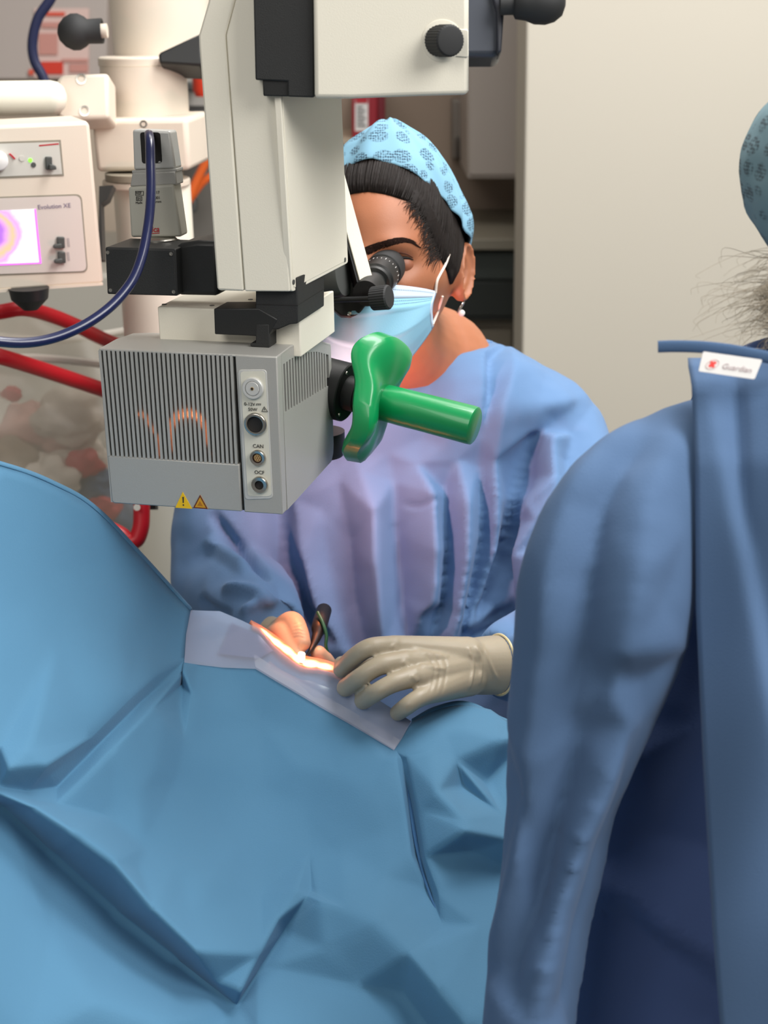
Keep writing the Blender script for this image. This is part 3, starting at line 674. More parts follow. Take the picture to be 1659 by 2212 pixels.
part('side_cover_inset', MB().pp(PP, rrect([(602, 150), (730, 150), (745, 562), (630, 622)], 5), 0.0021, 0.0), M['cream'], bevel=0.0003)
for px, py in ((629.5, 609), (740.5, 561)):
    part('screw', MB().lathe(PP.p(px, py, 0.0021), PP.n, [(-0.001, 0.0021), (0.0002, 0.0021), (0.0001, 0.001)], 14), M['dgrey'])

# ---- head on top: black block, cream housing, knob
HN = -np.array([0.055, 1.0, 0.0])
PH = Plane(mw(-0.01, 0.004, 0.37), HN)
part('head_block', MB().pp(PH, [(546, -60), (677, -60), (678.5, 211), (621, 209), (621, 176), (551.5, 173)], 0, -0.15), M['blackmat'], bevel=0.0012)
part('head_latch', MB().pp(PH, [(566, 170), (624, 170), (626, 209), (568, 208)], -0.002, -0.10), M['black'], bevel=0.001)
PW = Plane(mw(0.06, 0.004, 0.37) + np.array([0, 0.008, 0]), HN)
part('head_housing', MB().pp(PW, [(676, -60), (1012, -60), (1012.5, 196), (1008, 205), (900, 208), (760, 213.5), (679, 213)], 0, -0.16), M['cream'], bevel=0.004, seg=3)
part('knob_plate', MB().pp(PW, rrect([(968, 62), (1011.5, 64), (1012, 124), (972, 121)], 5), 0.0007, -0.001), M['cream'], bevel=0.0005)
part('knob_seat', MB().lathe(PW.p(955, 88), PW.n, [(-0.001, 0.0155), (0.0006, 0.0152), (0.0008, 0.0146)], 36), M['cream'])
kax = EX * 0.62 - EY * 0.78 + EZ * 0.02
part('focus_knob', MB().lathe(PW.p(951, 88), kax, [(-0.003, 0.0112), (0.0165, 0.0112), (0.0178, 0.0103), (0.0182, 0.0085)], 64, fn=lambda t_, r, th: (t_, r * (1 + (0.045 if (int(th / (2 * math.pi) * 64 + 0.5) % 2) else 0) * (t_ < 0.0166)))), M['rubber'], smooth=20)

# ---- eyepiece side, facing the surgeon
ec_ = at(744, 588, 1.405); ea = at(762, 590, 1.385) - ec_; ea = RT * 0.93 - FW * 0.36
part('tube_disc', MB().lathe(ec_, ea, [(-0.018, 0.0232), (-0.003, 0.0232), (0.0, 0.0222), (0.0, 0.0)], 40), M['dgrey'])
PE = Plane(at(755, 640, 1.42), -FW)
part('tube_plate', MB().pp(PE, [(716, 560), (745, 470), (752, 488), (792, 640), (789, 660), (776, 678), (756, 686), (736, 682), (720, 668), (713, 645)], 0, -0.02), M['black'], bevel=0.0015)
part('screw', MB().lathe(PE.p(755, 678, 0), PE.n, [(0, 0.0022), (0.0012, 0.002), (0.0008, 0.001)], 12), M['steel'])
PQ = Plane(at(780, 500, 1.40), -FW + RT * 0.25)
part('tube_cover', MB().pp(PQ, [(733, 335), (811, 621), (806, 637), (785, 636.5), (735, 452)], 0, -0.03), M['cream'], bevel=0.0006)
part('tube_cover_edge', MB().pp(PQ, [(735, 452), (785, 637), (780, 637), (733, 460)], -0.002, -0.035), M['black'])
part('adjust_rod', MB().tube([at(716, 648, 1.405), at(812, 645, 1.385)], 0.0026, 12), M['black'])
part('adjust_knob', MB().lathe(at(806, 645, 1.388), RT * 0.9 - FW * 0.42 + UP * 0.03, [(0, 0.0108), (0.0155, 0.0112), (0.017, 0.0102), (0.0172, 0.0)], 56, fn=lambda t_, r, th: (t_, r * (1 + (0.04 if (int(th / (2 * math.pi) * 56 + 0.5) % 2) else 0) * (t_ < 0.016)))), M['rubber'], smooth=20)
e0 = at(797, 626, 1.405); e1 = at(838, 574, 1.462); eax = e1 - e0; L = np.linalg.norm(eax)
ep = part('eyepiece', MB().lathe(e0, eax, [(-0.01, 0.0128), (0.012, 0.0130), (0.013, 0.0118), (0.018, 0.0118), (0.019, 0.0152), (0.022, 0.0162), (0.024, 0.0148), (0.026, 0.0172), (0.046, 0.0176), (0.047, 0.0166), (0.049, 0.0166), (0.050, 0.0180)], 48), M['black'], smooth=25)
part('eyecup', MB().lathe(e0, eax, [(0.050, 0.0180), (0.058, 0.0184), (0.066, 0.0182), (0.070, 0.0172), (0.070, 0.0125), (0.06, 0.011)], 48), M['rubber'])
fr0 = frames([e0, e1]); _, T_, N_, B__ = fr0[0]
m_ = MB()
for k in range(26):
    th = 2 * math.pi * k / 26; u = N_ * math.cos(th) + B__ * math.sin(th); v = np.cross(T_, u)
    l_ = 0.0035 if k % 3 == 0 else 0.0018
    c_ = e0 + T_ * 0.040 + u * 0.01755
    m_.prism([c_ - v * 0.00022, c_ + v * 0.00022, c_ + v * 0.00022 + T_ * l_, c_ - v * 0.00022 + T_ * l_],
             [c_ - v * 0.00022 + u * 0.0002, c_ + v * 0.00022 + u * 0.0002, c_ + v * 0.00022 + T_ * l_ + u * 0.0002, c_ - v * 0.00022 + T_ * l_ + u * 0.0002])
m_.build('scale_marks', M['white'], ep)

# ---- black mounting boss for the handle
h0 = at(712, 838, 1.375); h1 = at(1024, 920, 1.325); hax = h1 - h0; hax /= np.linalg.norm(hax); HL = np.linalg.norm(h1 - h0)
part('handle_flange', MB().lathe(h0, hax, [(-0.02, 0.0275), (0.018, 0.0275), (0.019, 0.0265), (0.019, 0.012)], 48), M['black'])
for k in range(3):
    th = k * 2.094 + 0.9; f_ = frames([h0, h1])[0]
    q = h0 + hax * 0.019 + (f_[2] * math.cos(th) + f_[3] * math.sin(th)) * 0.0225
    part('screw', MB().lathe(q, hax, [(0, 0.0018), (0.0008, 0.0016)], 10), M['steel'])
part('handle_shaft', MB().lathe(h0, hax, [(0.01, 0.0162), (0.03, 0.0162), (0.0305, 0.0152), (0.06, 0.0152)], 40), M['black'])

# ---- camera adapter (black box on the left of the column)
PA = mfront(0.03)
ca = part('camera_adapter', MB().pp(PA, rrect([(227, 534), (379.5, 538), (383.5, 639.5), (231.5, 635.5)], 4), 0, -0.05), M['black'], bevel=0.001)
part('adapter_cover', MB().pp(PA, rrect([(229, 537), (377, 541), (381, 637), (233, 633)], 5), 0.0008, -0.001), M['blackmat'], ca, bevel=0.0003)
for px, py in ((234, 545), (370.5, 548), (240, 626.5), (376, 630)):
    part('screw', MB().lathe(PA.p(px, py, 0.0008), PA.n, [(0, 0.0017), (0.0006, 0.0016), (0.0006, 0.001), (0.0002, 0.0008)], 14), M['steel'], ca)
part('adapter_tube', MB().pp(mfront(0.042), [(379, 528), (425, 520), (470, 522), (472, 640), (379, 638)], 0, -0.04), M['black'], bevel=0.004)
part('adapter_mount', MB().lathe(at(350, 531, 1.268), EZ, [(-0.006, 0.020), (0.0, 0.018), (0.004, 0.0165)], 40), M['black'])

# ================================================================== green sterile handle cover
t = thing('handle_cover', 'green silicone sterile handle cover with wavy collar', 'handle cover', h0 + hax * 0.05)
part('grip_sleeve', MB().lathe(h0, hax, [(0.052, 0.0168), (0.075, 0.0172), (0.10, 0.0172), (HL - 0.004, 0.0176), (HL, 0.0172), (HL + 0.0012, 0.0155), (HL + 0.0005, 0.0)], 48,
     fn=lambda t_, r, th: (t_, r * (1 + 0.012 * math.sin(3 * th + 60 * t_)))), M['green'], t, smooth=40)
_fr = frames([h0, h1])[0]
_a = np.array([0, 0, 1.0]); _N = np.cross(hax, _a); _N /= np.linalg.norm(_N); _B = np.cross(hax, _N)
def wavy(t_, r, th):
    near = -((_N * math.cos(th) + _B * math.sin(th)) @ FW)
    w = 0.008 * math.sin(2 * th + 0.5) + 0.006 * math.sin(3 * th + 2.0) + 0.002 * math.sin(7 * th)
    k = max(0, (r - 0.017) / 0.04)
    return t_ + w * k * 0.9 + 0.011 * k * near, r * (1 + (0.05 * math.sin(4 * th + 1) + 0.09 * math.sin(2 * th - 0.4)) * k)
part('collar', MB().lathe(h0, hax, [(0.046, 0.0168), (0.0365, 0.034), (0.0335, 0.050), (0.0345, 0.0560), (0.0365, 0.0572), (0.0500, 0.0560), (0.0535, 0.0530), (0.0575, 0.044), (0.059, 0.030), (0.058, 0.018)], 96, fn=wavy), M['green'], t, smooth=38)

# ================================================================== video camera head on the adapter
PV = Plane(at(330, 400, 1.262), -EY)
t = thing('video_camera', 'silver grey video camera standing on the black adapter', 'camera', at(345, 517, 1.27))
b1 = MB().prism([PV.p(x, y, 0) for x, y in ((276, 404), (375, 398), (392, 512), (282, 513))], [PV.p(x, y, -0.020) for x, y in ((279, 404), (372, 398), (388, 512), (284, 513))]).build('body', mat('camera_case', (178, 177, 166), 0.5, bump=0.08, bscale=1200), t, bevel=0.0022, seg=3)
MB().pp(PV, [(283, 374), (377, 370), (380, 400), (278, 404)], -0.002, -0.018).build('body_shoulder', M['silver'], t, bevel=0.0012)
MB().pp(PV, [(281, 369), (378, 365), (379, 372), (282, 375)], -0.003, -0.018).build('body_step', M['silver'], t, bevel=0.0006)
MB().pp(PV, [(281, 281), (363, 284), (375, 366), (284, 369)], -0.004, -0.020).build('cable_hood', M['silver2'], t, bevel=0.002)
wn = MB().pp(PV, rrect([(298.5, 286.5), (342, 287), (346.5, 353), (303, 354.5)], 7), -0.0036, -0.006).build('cable_window', M['void'], t)
MB().pp(PV, [(340, 349), (343.5, 349), (343.5, 352), (338, 352)], -0.0032, -0.006).build('window_glint', M['silver2'], wn)
MB().lathe(at(345, 519, 1.272), EZ, [(-0.004, 0.0150), (0.001, 0.0150), (0.002, 0.014)], 32).build('mount_ring', M['steel'], t)
def vtext(s, px, py, h_, m, **k): return text_mesh(s, h_ * 1.27 / FPX / 0.70, PV.p(px, py, 0.0004), PV.p(360, 400) - PV.p(280, 404.8), EZ, m, b1, **k)
vtext('REF', 294.8, 420, 5.6, M['print']); vtext('SN', 296, 432, 5.6, M['print'])
vtext('17', 337.5, 418.5, 5.8, M['print']); vtext('001', 335, 430, 5.8, M['print']); vtext('Made', 293.5, 440.5, 5.0, M['print']); vtext('crons', 334, 438, 5.0, M['print'])
m_ = MB()
for x0, y0, x1, y1 in ((292.5, 412.5, 310.5, 422), (294.5, 424, 307, 433.5)):
    for a, b, c, d in ((x0, y0, x1, y0 + 0.9), (x0, y1 - 0.9, x1, y1), (x0, y0, x0 + 0.9, y1), (x1 - 0.9, y0, x1, y1)):
        m_.pp(PV, [(a, b), (c, b), (c, d), (a, d)], 0.0005, 0.0002)
m_.build('label_boxes', M['print'], b1)
vtext('eica', 320, 501.5, 12, M['redlogo'], shear=0.25, bold=0.00008)
MB().pp(PV, [(328, 503.5), (345, 502.5), (345, 504), (328, 505)], 0.0005, 0.0002).build('logo_line', M['redlogo'], b1)

# navy camera cable
P = [at(x, y, d) for x, y, d in ((321, 310, 1.285), (321, 293, 1.262), (322, 292, 1.245), (324, 310, 1.232), (325, 350, 1.225), (326, 400, 1.215), (324, 450, 1.205), (317, 505, 1.195), (306, 556, 1.185), (288, 602, 1.175), (258, 643, 1.165), (222, 676, 1.155), (175, 706, 1.145), (120, 729, 1.135), (62, 740, 1.125), (0, 738, 1.115), (-90, 722, 1.1), (-200, 690, 1.09))]
tag(MB().tube(spline(P, 6), 0.0040, 16).build('camera_cable', M['navy'], None), 'navy blue cable curving from the silver camera to the left edge', 'cable')

# microscope lamp: a hot core inside a wider warm beam, and an added fill for the eye's bounce
def lamp(name, loc, target, power, col, cone, blend, soft):
    l = bpy.data.lights.new(name, 'SPOT'); l.energy = power; l.color = col; l.spot_size = math.radians(cone); l.spot_blend = blend; l.shadow_soft_size = soft
    o = bpy.data.objects.new(name, l); COL.objects.link(o); o.location = V3(loc); o.rotation_euler = (V3(target) - o.location).to_track_quat('-Z', 'Y').to_euler()
for q_, w_ in (((576, 1371, 1.432), 5), ((597, 1391, 1.430), 7), ((620, 1410, 1.428), 8), ((644, 1430, 1.424), 9), ((672, 1436, 1.421), 9), ((702, 1441, 1.418), 7)):
    lamp('microscope_lamp_core', ob + np.array([0, 0.012, -0.008]), at(*q_), w_ * 3.2, (1.0, 0.66, 0.38), 4.6, 0.7, 0.003)
lamp('microscope_lamp', ob + np.array([0, 0.012, -0.008]), at(645, 1390, 1.45), 3.6, (1.0, 0.24, 0.07), 28, 0.5, 0.006)
lamp('eye_bounce_fill', ob + np.array([0.024, 0.030, -0.010]), at(860, 900, 1.56), 2.0, (1.0, 0.40, 0.34), 178, 0.35, 0.010)  # wide pink spot added for light bouncing onto gown and mask
# ================================================================== surgical drape over the patient
ANCH = np.array([(-320, 925, 1.10), (0, 1003, 1.20), (210, 1102, 1.29), (412, 1318, 1.405), (398, 1425, 1.38), (475, 1320, 1.43), (560, 1365, 1.425), (650, 1435, 1.415), (722, 1450, 1.408), (888, 1556, 1.37),
                 (600, 1470, 1.395), (850, 1618, 1.345), (950, 1532, 1.385), (1100, 1562, 1.37), (1300, 1640, 1.36), (0, 1500, 1.15), (0, 1735, 1.12), (250, 1500, 1.24), (500, 1750, 1.315), (800, 1800, 1.30), (1000, 1800, 1.28), (1300, 1900, 1.27),
                 (0, 2212, 1.05), (500, 2212, 1.12), (1000, 2212, 1.16), (1400, 2212, 1.16), (-350, 1700, 1.03), (-350, 2212, 0.96), (-300, 2560, 1.0), (500, 2560, 1.06), (1400, 2560, 1.10)])
def _tps(r): return np.where(r > 0, r * r * np.log(r + 1e-12), 0)
_S = 1000.0; _X = ANCH[:, :2] / _S; _n = len(_X)
_K = _tps(np.linalg.norm(_X[:, None] - _X[None], axis=2)) + 2e-3 * np.eye(_n); _Pm = np.c_[np.ones(_n), _X]
_W = np.linalg.solve(np.block([[_K, _Pm], [_Pm.T, np.zeros((3, 3))]]), np.r_[ANCH[:, 2], 0, 0, 0])
def dbase(px, py):
    q = np.c_[np.atleast_1d(px), np.atleast_1d(py)] / _S
    return _tps(np.linalg.norm(q[:, None] - _X[None], axis=2)) @ _W[:_n] + np.c_[np.ones(len(q)), q] @ _W[_n:]

def sheet(bound, inner, creases, offs, cuts=7, smooth=3, noise=0.0012, dd=0.0, seed=1, gain=1.0):
    pts = []; idx = {}; edges = []
    def vid(p):
        k = (round(p[0]), round(p[1]))
        if k not in idx: idx[k] = len(pts); pts.append((p[0], p[1], p[2] if len(p) > 2 else 0.0))
        elif len(p) > 2: pts[idx[k]] = (p[0], p[1], p[2])
        return idx[k]
    b = [vid(p) for p in bound]; edges += [(b[i], b[(i + 1) % len(b)]) for i in range(len(b))]
    for p in inner: vid(p)
    for c in creases:
        ids = [vid(p) for p in c]; edges += list(zip(ids, ids[1:]))
    v2 = [Vector((p[0], p[1])) for p in pts]
    vs, es, fs, ov, oe, of = geometry.delaunay_2d_cdt(v2, edges, [], 1, 0.5)
    off = [(sum(pts[o][2] for o in ov[i]) / len(ov[i])) if ov[i] else 0.0 for i in range(len(vs))]
    # intersections of creases have no original: nearest value
    bm = bmesh.new(); L = bm.verts.layers.float.new('off'); LX = bm.verts.layers.float_vector.new('pix')
    bv = []
    for i, v in enumerate(vs):
        w = bm.verts.new((v.x / _S, v.y / _S, 0)); w[L] = off[i]; bv.append(w)
    for f in fs:
        try: bm.faces.new([bv[i] for i in f])
        except ValueError: pass
    bmesh.ops.subdivide_edges(bm, edges=bm.edges[:], cuts=cuts, use_grid_fill=True)
    bmesh.ops.triangulate(bm, faces=[f for f in bm.faces if len(f.verts) > 4])
    bm.verts.ensure_lookup_table()
    XY = np.array([(v.co.x * _S, v.co.y * _S) for v in bm.verts]); of_ = np.array([v[L] for v in bm.verts])
    # smooth the offsets a little so the creases are folded, not cut
    nb = [[e.other_vert(v).index for e in v.link_edges] for v in bm.verts]; bm.verts.index_update()
    for _ in range(smooth):
        of_ = np.array([0.5 * of_[i] + 0.5 * np.mean(of_[nb[i]]) for i in range(len(of_))])
    D = dbase(XY[:, 0], XY[:, 1]) - of_ / 1000.0 * gain + dd
    W = np.array([at(x, y, d) for (x, y), d in zip(XY, D)])
    n = vnoise(W, 22, seed) + 0.5 * vnoise(W, 55, seed + 1)
    W = W - FW * (noise * n)[:, None]
    for v, p in zip(bm.verts, W): v.co = V3(p)
    bmesh.ops.recalc_face_normals(bm, faces=bm.faces)
    me = bpy.data.meshes.new('sheet'); bm.to_mesh(me); bm.free(); me.shade_smooth()
    return me

TOPB = [(-320, 925), (-150, 957), (0, 1003), (70, 1026), (130, 1052), (210, 1102), (262, 1152), (302, 1197), (352, 1258), (412, 1318)]
JUN = [(405, 1370), (398, 1425), (430, 1431), (480, 1438), (550, 1441), (600, 1470), (680, 1517), (760, 1563), (850, 1618), (868, 1592), (890, 1560)]
RGT = [(940, 1533), (1010, 1522), (1060, 1534), (1100, 1562), (1150, 1592), (1300, 1640)]
bound = [p + (0,) for p in TOPB + JUN + RGT] + [(1400, 2000, 0), (1420, 2560, 0), (800, 2560, 0), (100, 2560, 0), (-350, 2560, 0), (-380, 1700, 0)]
creases = [
    [(398, 1425, 0), (300, 1520, -6), (215, 1605, -6), (122, 1700, -5)],
    [(340, 1455, 2), (275, 1512, 2), (195, 1592, 2), (110, 1672, 3)],
    [(396, 1450, 3), (330, 1530, 4), (245, 1618, 3), (150, 1712, 2)],
    [(398, 1425, 0), (392, 1480, -6), (388, 1540, -3)],
    [(350, 1560, 4), (335, 1650, 4), (300, 1720, 4)], [(415, 1500, 2), (400, 1600, 0), (380, 1690, 0)],
    [(0, 1610, 6), (60, 1618, 12), (102, 1652, 13), (122, 1700, -5)], [(122, 1700, -5), (60, 1708, 0), (0, 1700, 3)],
    [(-150, 1640, -4), (0, 1738, -12), (110, 1842, -17), (250, 1968, -20), (380, 2070, -18), (510, 2172, -18)],
    [(-150, 1590, 4), (0, 1716, 6), (70, 1745, 10), (160, 1800, 17), (240, 1860, 20), (330, 1965, 18), (424, 2056, 12)],
    [(0, 1716, 6), (120, 1738, 2), (240, 1768, 0), (312, 1828, 4), (300, 1876, 10), (380, 1872, 8), (440, 1858, 6), (456, 1900, 8), (414, 1984, 10), (424, 2056, 12)],
    [(424, 2056, 12), (470, 2120, -6), (510, 2172, -18)],
    [(510, 2172, -18), (560, 2092, -13), (612, 2012, -10), (662, 1938, 0)],
    [(640, 1925, 6), (662, 1938, 4), (690, 1950, 8), (750, 1966, 9), (820, 1998, 11), (880, 2058, 11), (950, 2140, 11), (1010, 2212, 11), (1060, 2290, 8)],
    [(640, 1925, 6), (600, 1985, 4), (560, 2060, 2), (520, 2140, -4)],
    [(655, 1745, 1), (668, 1840, 1), (672, 1925, 2)], [(800, 1725, 6), (740, 1838, 3), (685, 1930, 4)], [(800, 1725, 6), (730, 1672, 4), (640, 1655, 2)],
    [(800, 1725, 6), (830, 1640, 4), (856, 1622, 1)],
    [(510, 2172, -18), (470, 2232, -14), (430, 2320, -8)], [(510, 2172, -18), (560, 2240, -4), (600, 2330, 2)],
    [(868, 1640, 2), (888, 1750, -4), (903, 1850, -4), (928, 1930, -3), (955, 2000, 0)],
    [(880, 1636, 5), (904, 1750, 4), (920, 1850, 4), (950, 1930, 3)], [(856, 1640, 5), (874, 1750, 4), (888, 1850, 3)],
    [(890, 1560, 0), (900, 1620, 6), (930, 1625, 8), (985, 1642, 6), (1086, 1762, 2)], [(930, 1625, 8), (944, 1708, 12), (1000, 1768, 14), (1004, 1795, 16), (1090, 1812, 8)],
    [(1004, 1795, 16), (1015, 1840, 0), (1100, 1880, -8)], [(985, 1642, 6), (1010, 1580, 9), (1080, 1600, 9)],
    [(820, 1998, 11), (830, 1900, 4), (830, 1800, 4)],
]
inner = [(100, 1250, 0), (250, 1350, 2), (120, 1400, 0), (300, 1400, 0), (0, 1300, 0), (20, 1660, 12), (100, 2010, -4), (200, 2160, 4), (60, 2260, 2), (350, 2210, -2), (700, 2050, 0), (770, 2130, -6), (870, 2150, -8), (800, 2260, -4), (930, 2230, -10),
         (560, 1560, -3), (560, 1700, 0), (520, 1820, 2), (560, 1930, 0), (1050, 1690, -6), (1000, 1700, -2), (1040, 2000, 2), (1200, 2050, 0), (1200, 1800, 0), (960, 1580, 7), (700, 1600, 0), (930, 2050, 8)]
DR = thing('surgical_drape', 'pale blue creased surgical drape covering the patient', 'drape', at(300, 2300, 1.1) * np.array([1, 1, 0]) + np.array([0, 0, 0.55]))
fab = sheet(bound, inner, creases, None, smooth=2, gain=2.5)
fo = link('fabric', fab, M['drape'], DR)
md = fo.modifiers.new('thickness', 'SOLIDIFY'); md.thickness = 0.0012; md.offset = 0
# the drape rolls over its ridge and falls away behind
rid = [at(x, y, float(dbase(x, y)[0])) for x, y in spline([(-320, 925), (0, 1003), (130, 1052), (210, 1102), (302, 1197), (412, 1318)], 8)]
rid2 = [at(x, y, float(dbase(x, y)[0])) for x, y in spline([(890, 1560), (940, 1533), (1010, 1522), (1100, 1562), (1300, 1640)], 8)]
for R_ in (rid, rid2):
    G = [[p + np.array([0, dy, dz]) for p in R_] for dy, dz in ((-0.002, 0.0), (0.004, 0.0008), (0.012, -0.006), (0.022, -0.03), (0.03, -0.10), (0.035, -0.30))]
    MB().grid(G).build('back_fall', M['drape'], DR, solid=0.0012, smooth=180)
# front skirt hanging from the near edge
ed = [at(x, 2560, float(dbase(x, 2560)[0])) for x in range(-350, 1421, 60)]
MB().grid([[p + np.array([0, -0.02 * k, -0.13 * k]) for p in ed] for k in range(5)]).build('front_fall', M['drape'], DR, solid=0.0012, smooth=180)
# crease shadow down from the film corner, painted as a darker blue pleat
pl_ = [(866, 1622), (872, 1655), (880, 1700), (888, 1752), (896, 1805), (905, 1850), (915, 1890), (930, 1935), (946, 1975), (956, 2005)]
MB().tube(spline([at(x, y, float(dbase(x, y)[0]) + 0.0042 - 0.0012 * math.sin(math.pi * min(1, i / 9))) for i, (x, y) in enumerate(pl_)], 5), [0.0022 * (1 - k / 50) + 0.0005 for k in range(46)], 8).build('pleat', mat('pleat_shade_blue', (62, 108, 152), 0.9), DR)

# frosted film window along the top of the drape
FT = [(412, 1318, 0), (440, 1319, 0), (475, 1320, 0), (520, 1339, 0), (562, 1359, 0), (595, 1397, 0), (630, 1426, 0), (656, 1442, 0), (690, 1445, 0), (722, 1454, 0), (770, 1482, 0), (830, 1520, 0), (888, 1558, 0)]
FB = [(868, 1596, 0), (851, 1621, 0), (760, 1567, 0), (680, 1521, 0), (600, 1474, 0), (552, 1445, 0), (480, 1442, 0), (430, 1436, 0), (398, 1431, 0), (402, 1370, 0)]
film = sheet(FT + FB, [(500, 1400, 3), (640, 1470, 2), (760, 1530, 3)], [[(470, 1345, 3), (465, 1385, -2), (430, 1420, 0)], [(600, 1440, 2), (680, 1480, 3), (760, 1530, 0), (830, 1580, 3)], [(520, 1360, 0), (540, 1420, 3), (552, 1445, 0)]], None, cuts=6, dd=-0.003, noise=0.001, seed=5)
link('film_window', film, M['film'], DR)
under = sheet(FT + FB, [(500, 1395, 0)], [], None, cuts=5, dd=0.012, noise=0.004, seed=9)
link('inner_drape', under, mat('inner_drape_blue', (104, 140, 178), 0.85), DR)
strip = [(552, 1441, 0), (600, 1470, 0), (680, 1517, 0), (760, 1563, 0), (852, 1619, 0), (864, 1598, 0), (760, 1536, 0), (680, 1490, 0), (600, 1446, 0), (548, 1412, 0)]
link('film_border', sheet(strip, [], [], None, cuts=5, dd=-0.0042, noise=0.0006, seed=6), mat('film_border_white', (206, 210, 224), 0.6, alpha=0.36), DR)
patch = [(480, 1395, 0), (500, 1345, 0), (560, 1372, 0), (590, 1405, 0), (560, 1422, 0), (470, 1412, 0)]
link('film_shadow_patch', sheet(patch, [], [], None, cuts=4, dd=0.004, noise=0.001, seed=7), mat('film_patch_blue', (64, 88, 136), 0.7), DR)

# patient: a strip of lit skin beyond the film edge
pr_ = thing('person', 'patient under the drape, only a brightly lit strip of skin showing', 'person', at(660, 1470, 1.44))
Lw = [(545, 1352), (566, 1364), (595, 1398), (630, 1427), (655, 1443), (690, 1446), (724, 1455), (770, 1484)]
Uu = [(540, 1343), (562, 1355), (590, 1374), (622, 1397), (650, 1418), (690, 1427), (726, 1438), (775, 1462)]
lw = spline(Lw, 6); uu = spline(Uu, 6)
Dl = [float(dbase(*p)[0]) for p in lw]
rows = []
for s in range(7):
    row = []
    for p, q, d in zip(lw, uu, Dl):
        k = s / 6
        if s == 0: row.append(at(p[0], p[1] + 8, d + 0.004))
        elif s <= 4:
            kk = (s - 1) / 3; c = (1 - kk) * p + kk * q; row.append(at(c[0], c[1], d + 0.003 + kk * 0.022))
        else: row.append(at(q[0], q[1] + 9 * (s - 4), d + 0.03 + 0.006 * (s - 4)))
    rows.append(row)
MB().grid(rows).build('body', M['flesh'], pr_, smooth=180, solid=0.004)
# ================================================================== the surgeon
SG = thing('person', 'seated surgeon in blue gown, cap and mask looking into the eyepiece', 'person', (0.03, 1.62, 0.0))
yaw, pit = math.radians(14), math.radians(5)
HF = np.array([-math.sin(yaw) * math.cos(pit), -math.cos(yaw) * math.cos(pit), math.sin(pit)])
HX = np.cross(HF, np.array([0, 0, 1.0])); HX /= np.linalg.norm(HX); HX = HX if HX[0] > 0 else -HX
HZ = np.cross(HF, HX); HZ = HZ if HZ[2] > 0 else -HZ
HC = at(837, 550, 1.545)
def hw(p): p = np.asarray(p, float); return HC + p[..., 0:1] * HX + p[..., 1:2] * HF + p[..., 2:3] * HZ
HA = np.array([0.0745, 0.096, 0.118])
def g3(p, c, s): return np.exp(-(((p - np.array(c)) / np.array(s)) ** 2).sum(1))
def sculpt(p):
    p = p.copy(); t = np.clip((-p[:, 2] - 0.012) / 0.1, 0, 1)
    p[:, 0] *= 1 - 0.30 * t ** 1.3
    p[:, 1] = np.where(p[:, 1] > 0, p[:, 1] * (1 - 0.06 * t), p[:, 1] * (1 - 0.5 * t))
    p[:, 1] += 0.006 * g3(p, (0, 0.1, 0.045), (0.05, 0.03, 0.03))
    for s in (-1, 1):
        p[:, 1] -= 0.011 * g3(p, (s * 0.030, 0.085, -0.002), (0.017, 0.04, 0.011))
        p[:, 1] += 0.005 * g3(p, (s * 0.030, 0.09, 0.018), (0.022, 0.04, 0.009))
        p[:, 1] += 0.006 * g3(p, (s * 0.042, 0.075, -0.030), (0.018, 0.03, 0.016)); p[:, 0] += s * 0.004 * g3(p, (s * 0.06, 0.05, -0.025), (0.02, 0.03, 0.02))
        p[:, 0] -= s * 0.003 * g3(p, (s * 0.07, 0.05, 0.02), (0.02, 0.025, 0.025))
    nz = np.exp(-(p[:, 0] / 0.011) ** 2) * np.clip((p[:, 1] - 0.05) / 0.03, 0, 1) * np.interp(p[:, 2], [-0.06, -0.048, -0.04, 0.0, 0.02], [0, 0.012, 0.022, 0.010, 0])
    p[:, 1] += nz
    return p
bm = bmesh.new(); bmesh.ops.create_icosphere(bm, subdivisions=6, radius=1); me = bpy.data.meshes.new('h'); bm.to_mesh(me); bm.free()
dirs = get_co(me); hp = sculpt(dirs * HA); faces = [tuple(p.vertices) for p in me.polygons]; bpy.data.meshes.remove(me)
mb = MB(); mb.add(hw(hp), faces)
NB = at(918, 800, 1.665)            # base of the neck
nk = [hw(np.array([0, -0.012, -0.035])), hw(np.array([0.002, -0.022, -0.085])), NB * 0.55 + hw(np.array([0.0, -0.022, -0.085])) * 0.45, NB, NB + np.array([0, 0.01, -0.06])]
mb.tube(spline(nk, 5), [0.047, 0.048, 0.049, 0.0495, 0.050, 0.0505, 0.051, 0.052, 0.053, 0.055, 0.057, 0.06, 0.064, 0.069, 0.075, 0.08, 0.086, 0.09, 0.092, 0.094, 0.095], 28)
tr1 = [NB + np.array([-0.02, 0.015, 0.035]), NB + np.array([0.05, 0.012, -0.005]), NB + np.array([0.08, 0.01, -0.04])]
mb.tube(spline(tr1, 4), [0.035, 0.036, 0.037, 0.037, 0.037, 0.036, 0.035, 0.034, 0.033], 20)
for s in (-1, 1):                   # ears: plate, rim, lobe
    R = []
    for k in range(24):
        a = 2 * math.pi * k / 24; R.append((math.cos(a), math.sin(a)))
    for ring, out in ((1.0, 0.0), (0.98, 0.004), (0.8, 0.006), (0.6, 0.0035), (0.2, 0.002)): pass
    ear = []
    for i, (sc, o) in enumerate(((0.75, -0.008), (1.0, 0.0), (1.03, 0.0070), (0.90, 0.0105), (0.74, 0.0035), (0.52, 0.0055), (0.34, -0.002))):
        ear.append([hw(np.array([s * (0.0735 + o + (0.007 * max(0, -c) * sc)), -0.012 + 0.0155 * sc * c - 0.004 * sn * sc, -0.017 + 0.0305 * sc * sn * (1.0 if sn > 0 else 0.98)])) for c, sn in R])
    mb.rings([[q for q in r] for r in ear])
body = remesh(mb, 0.0020, 6, 0.5); body.shade_smooth()
bo = link('body', body, M['skin'], SG)
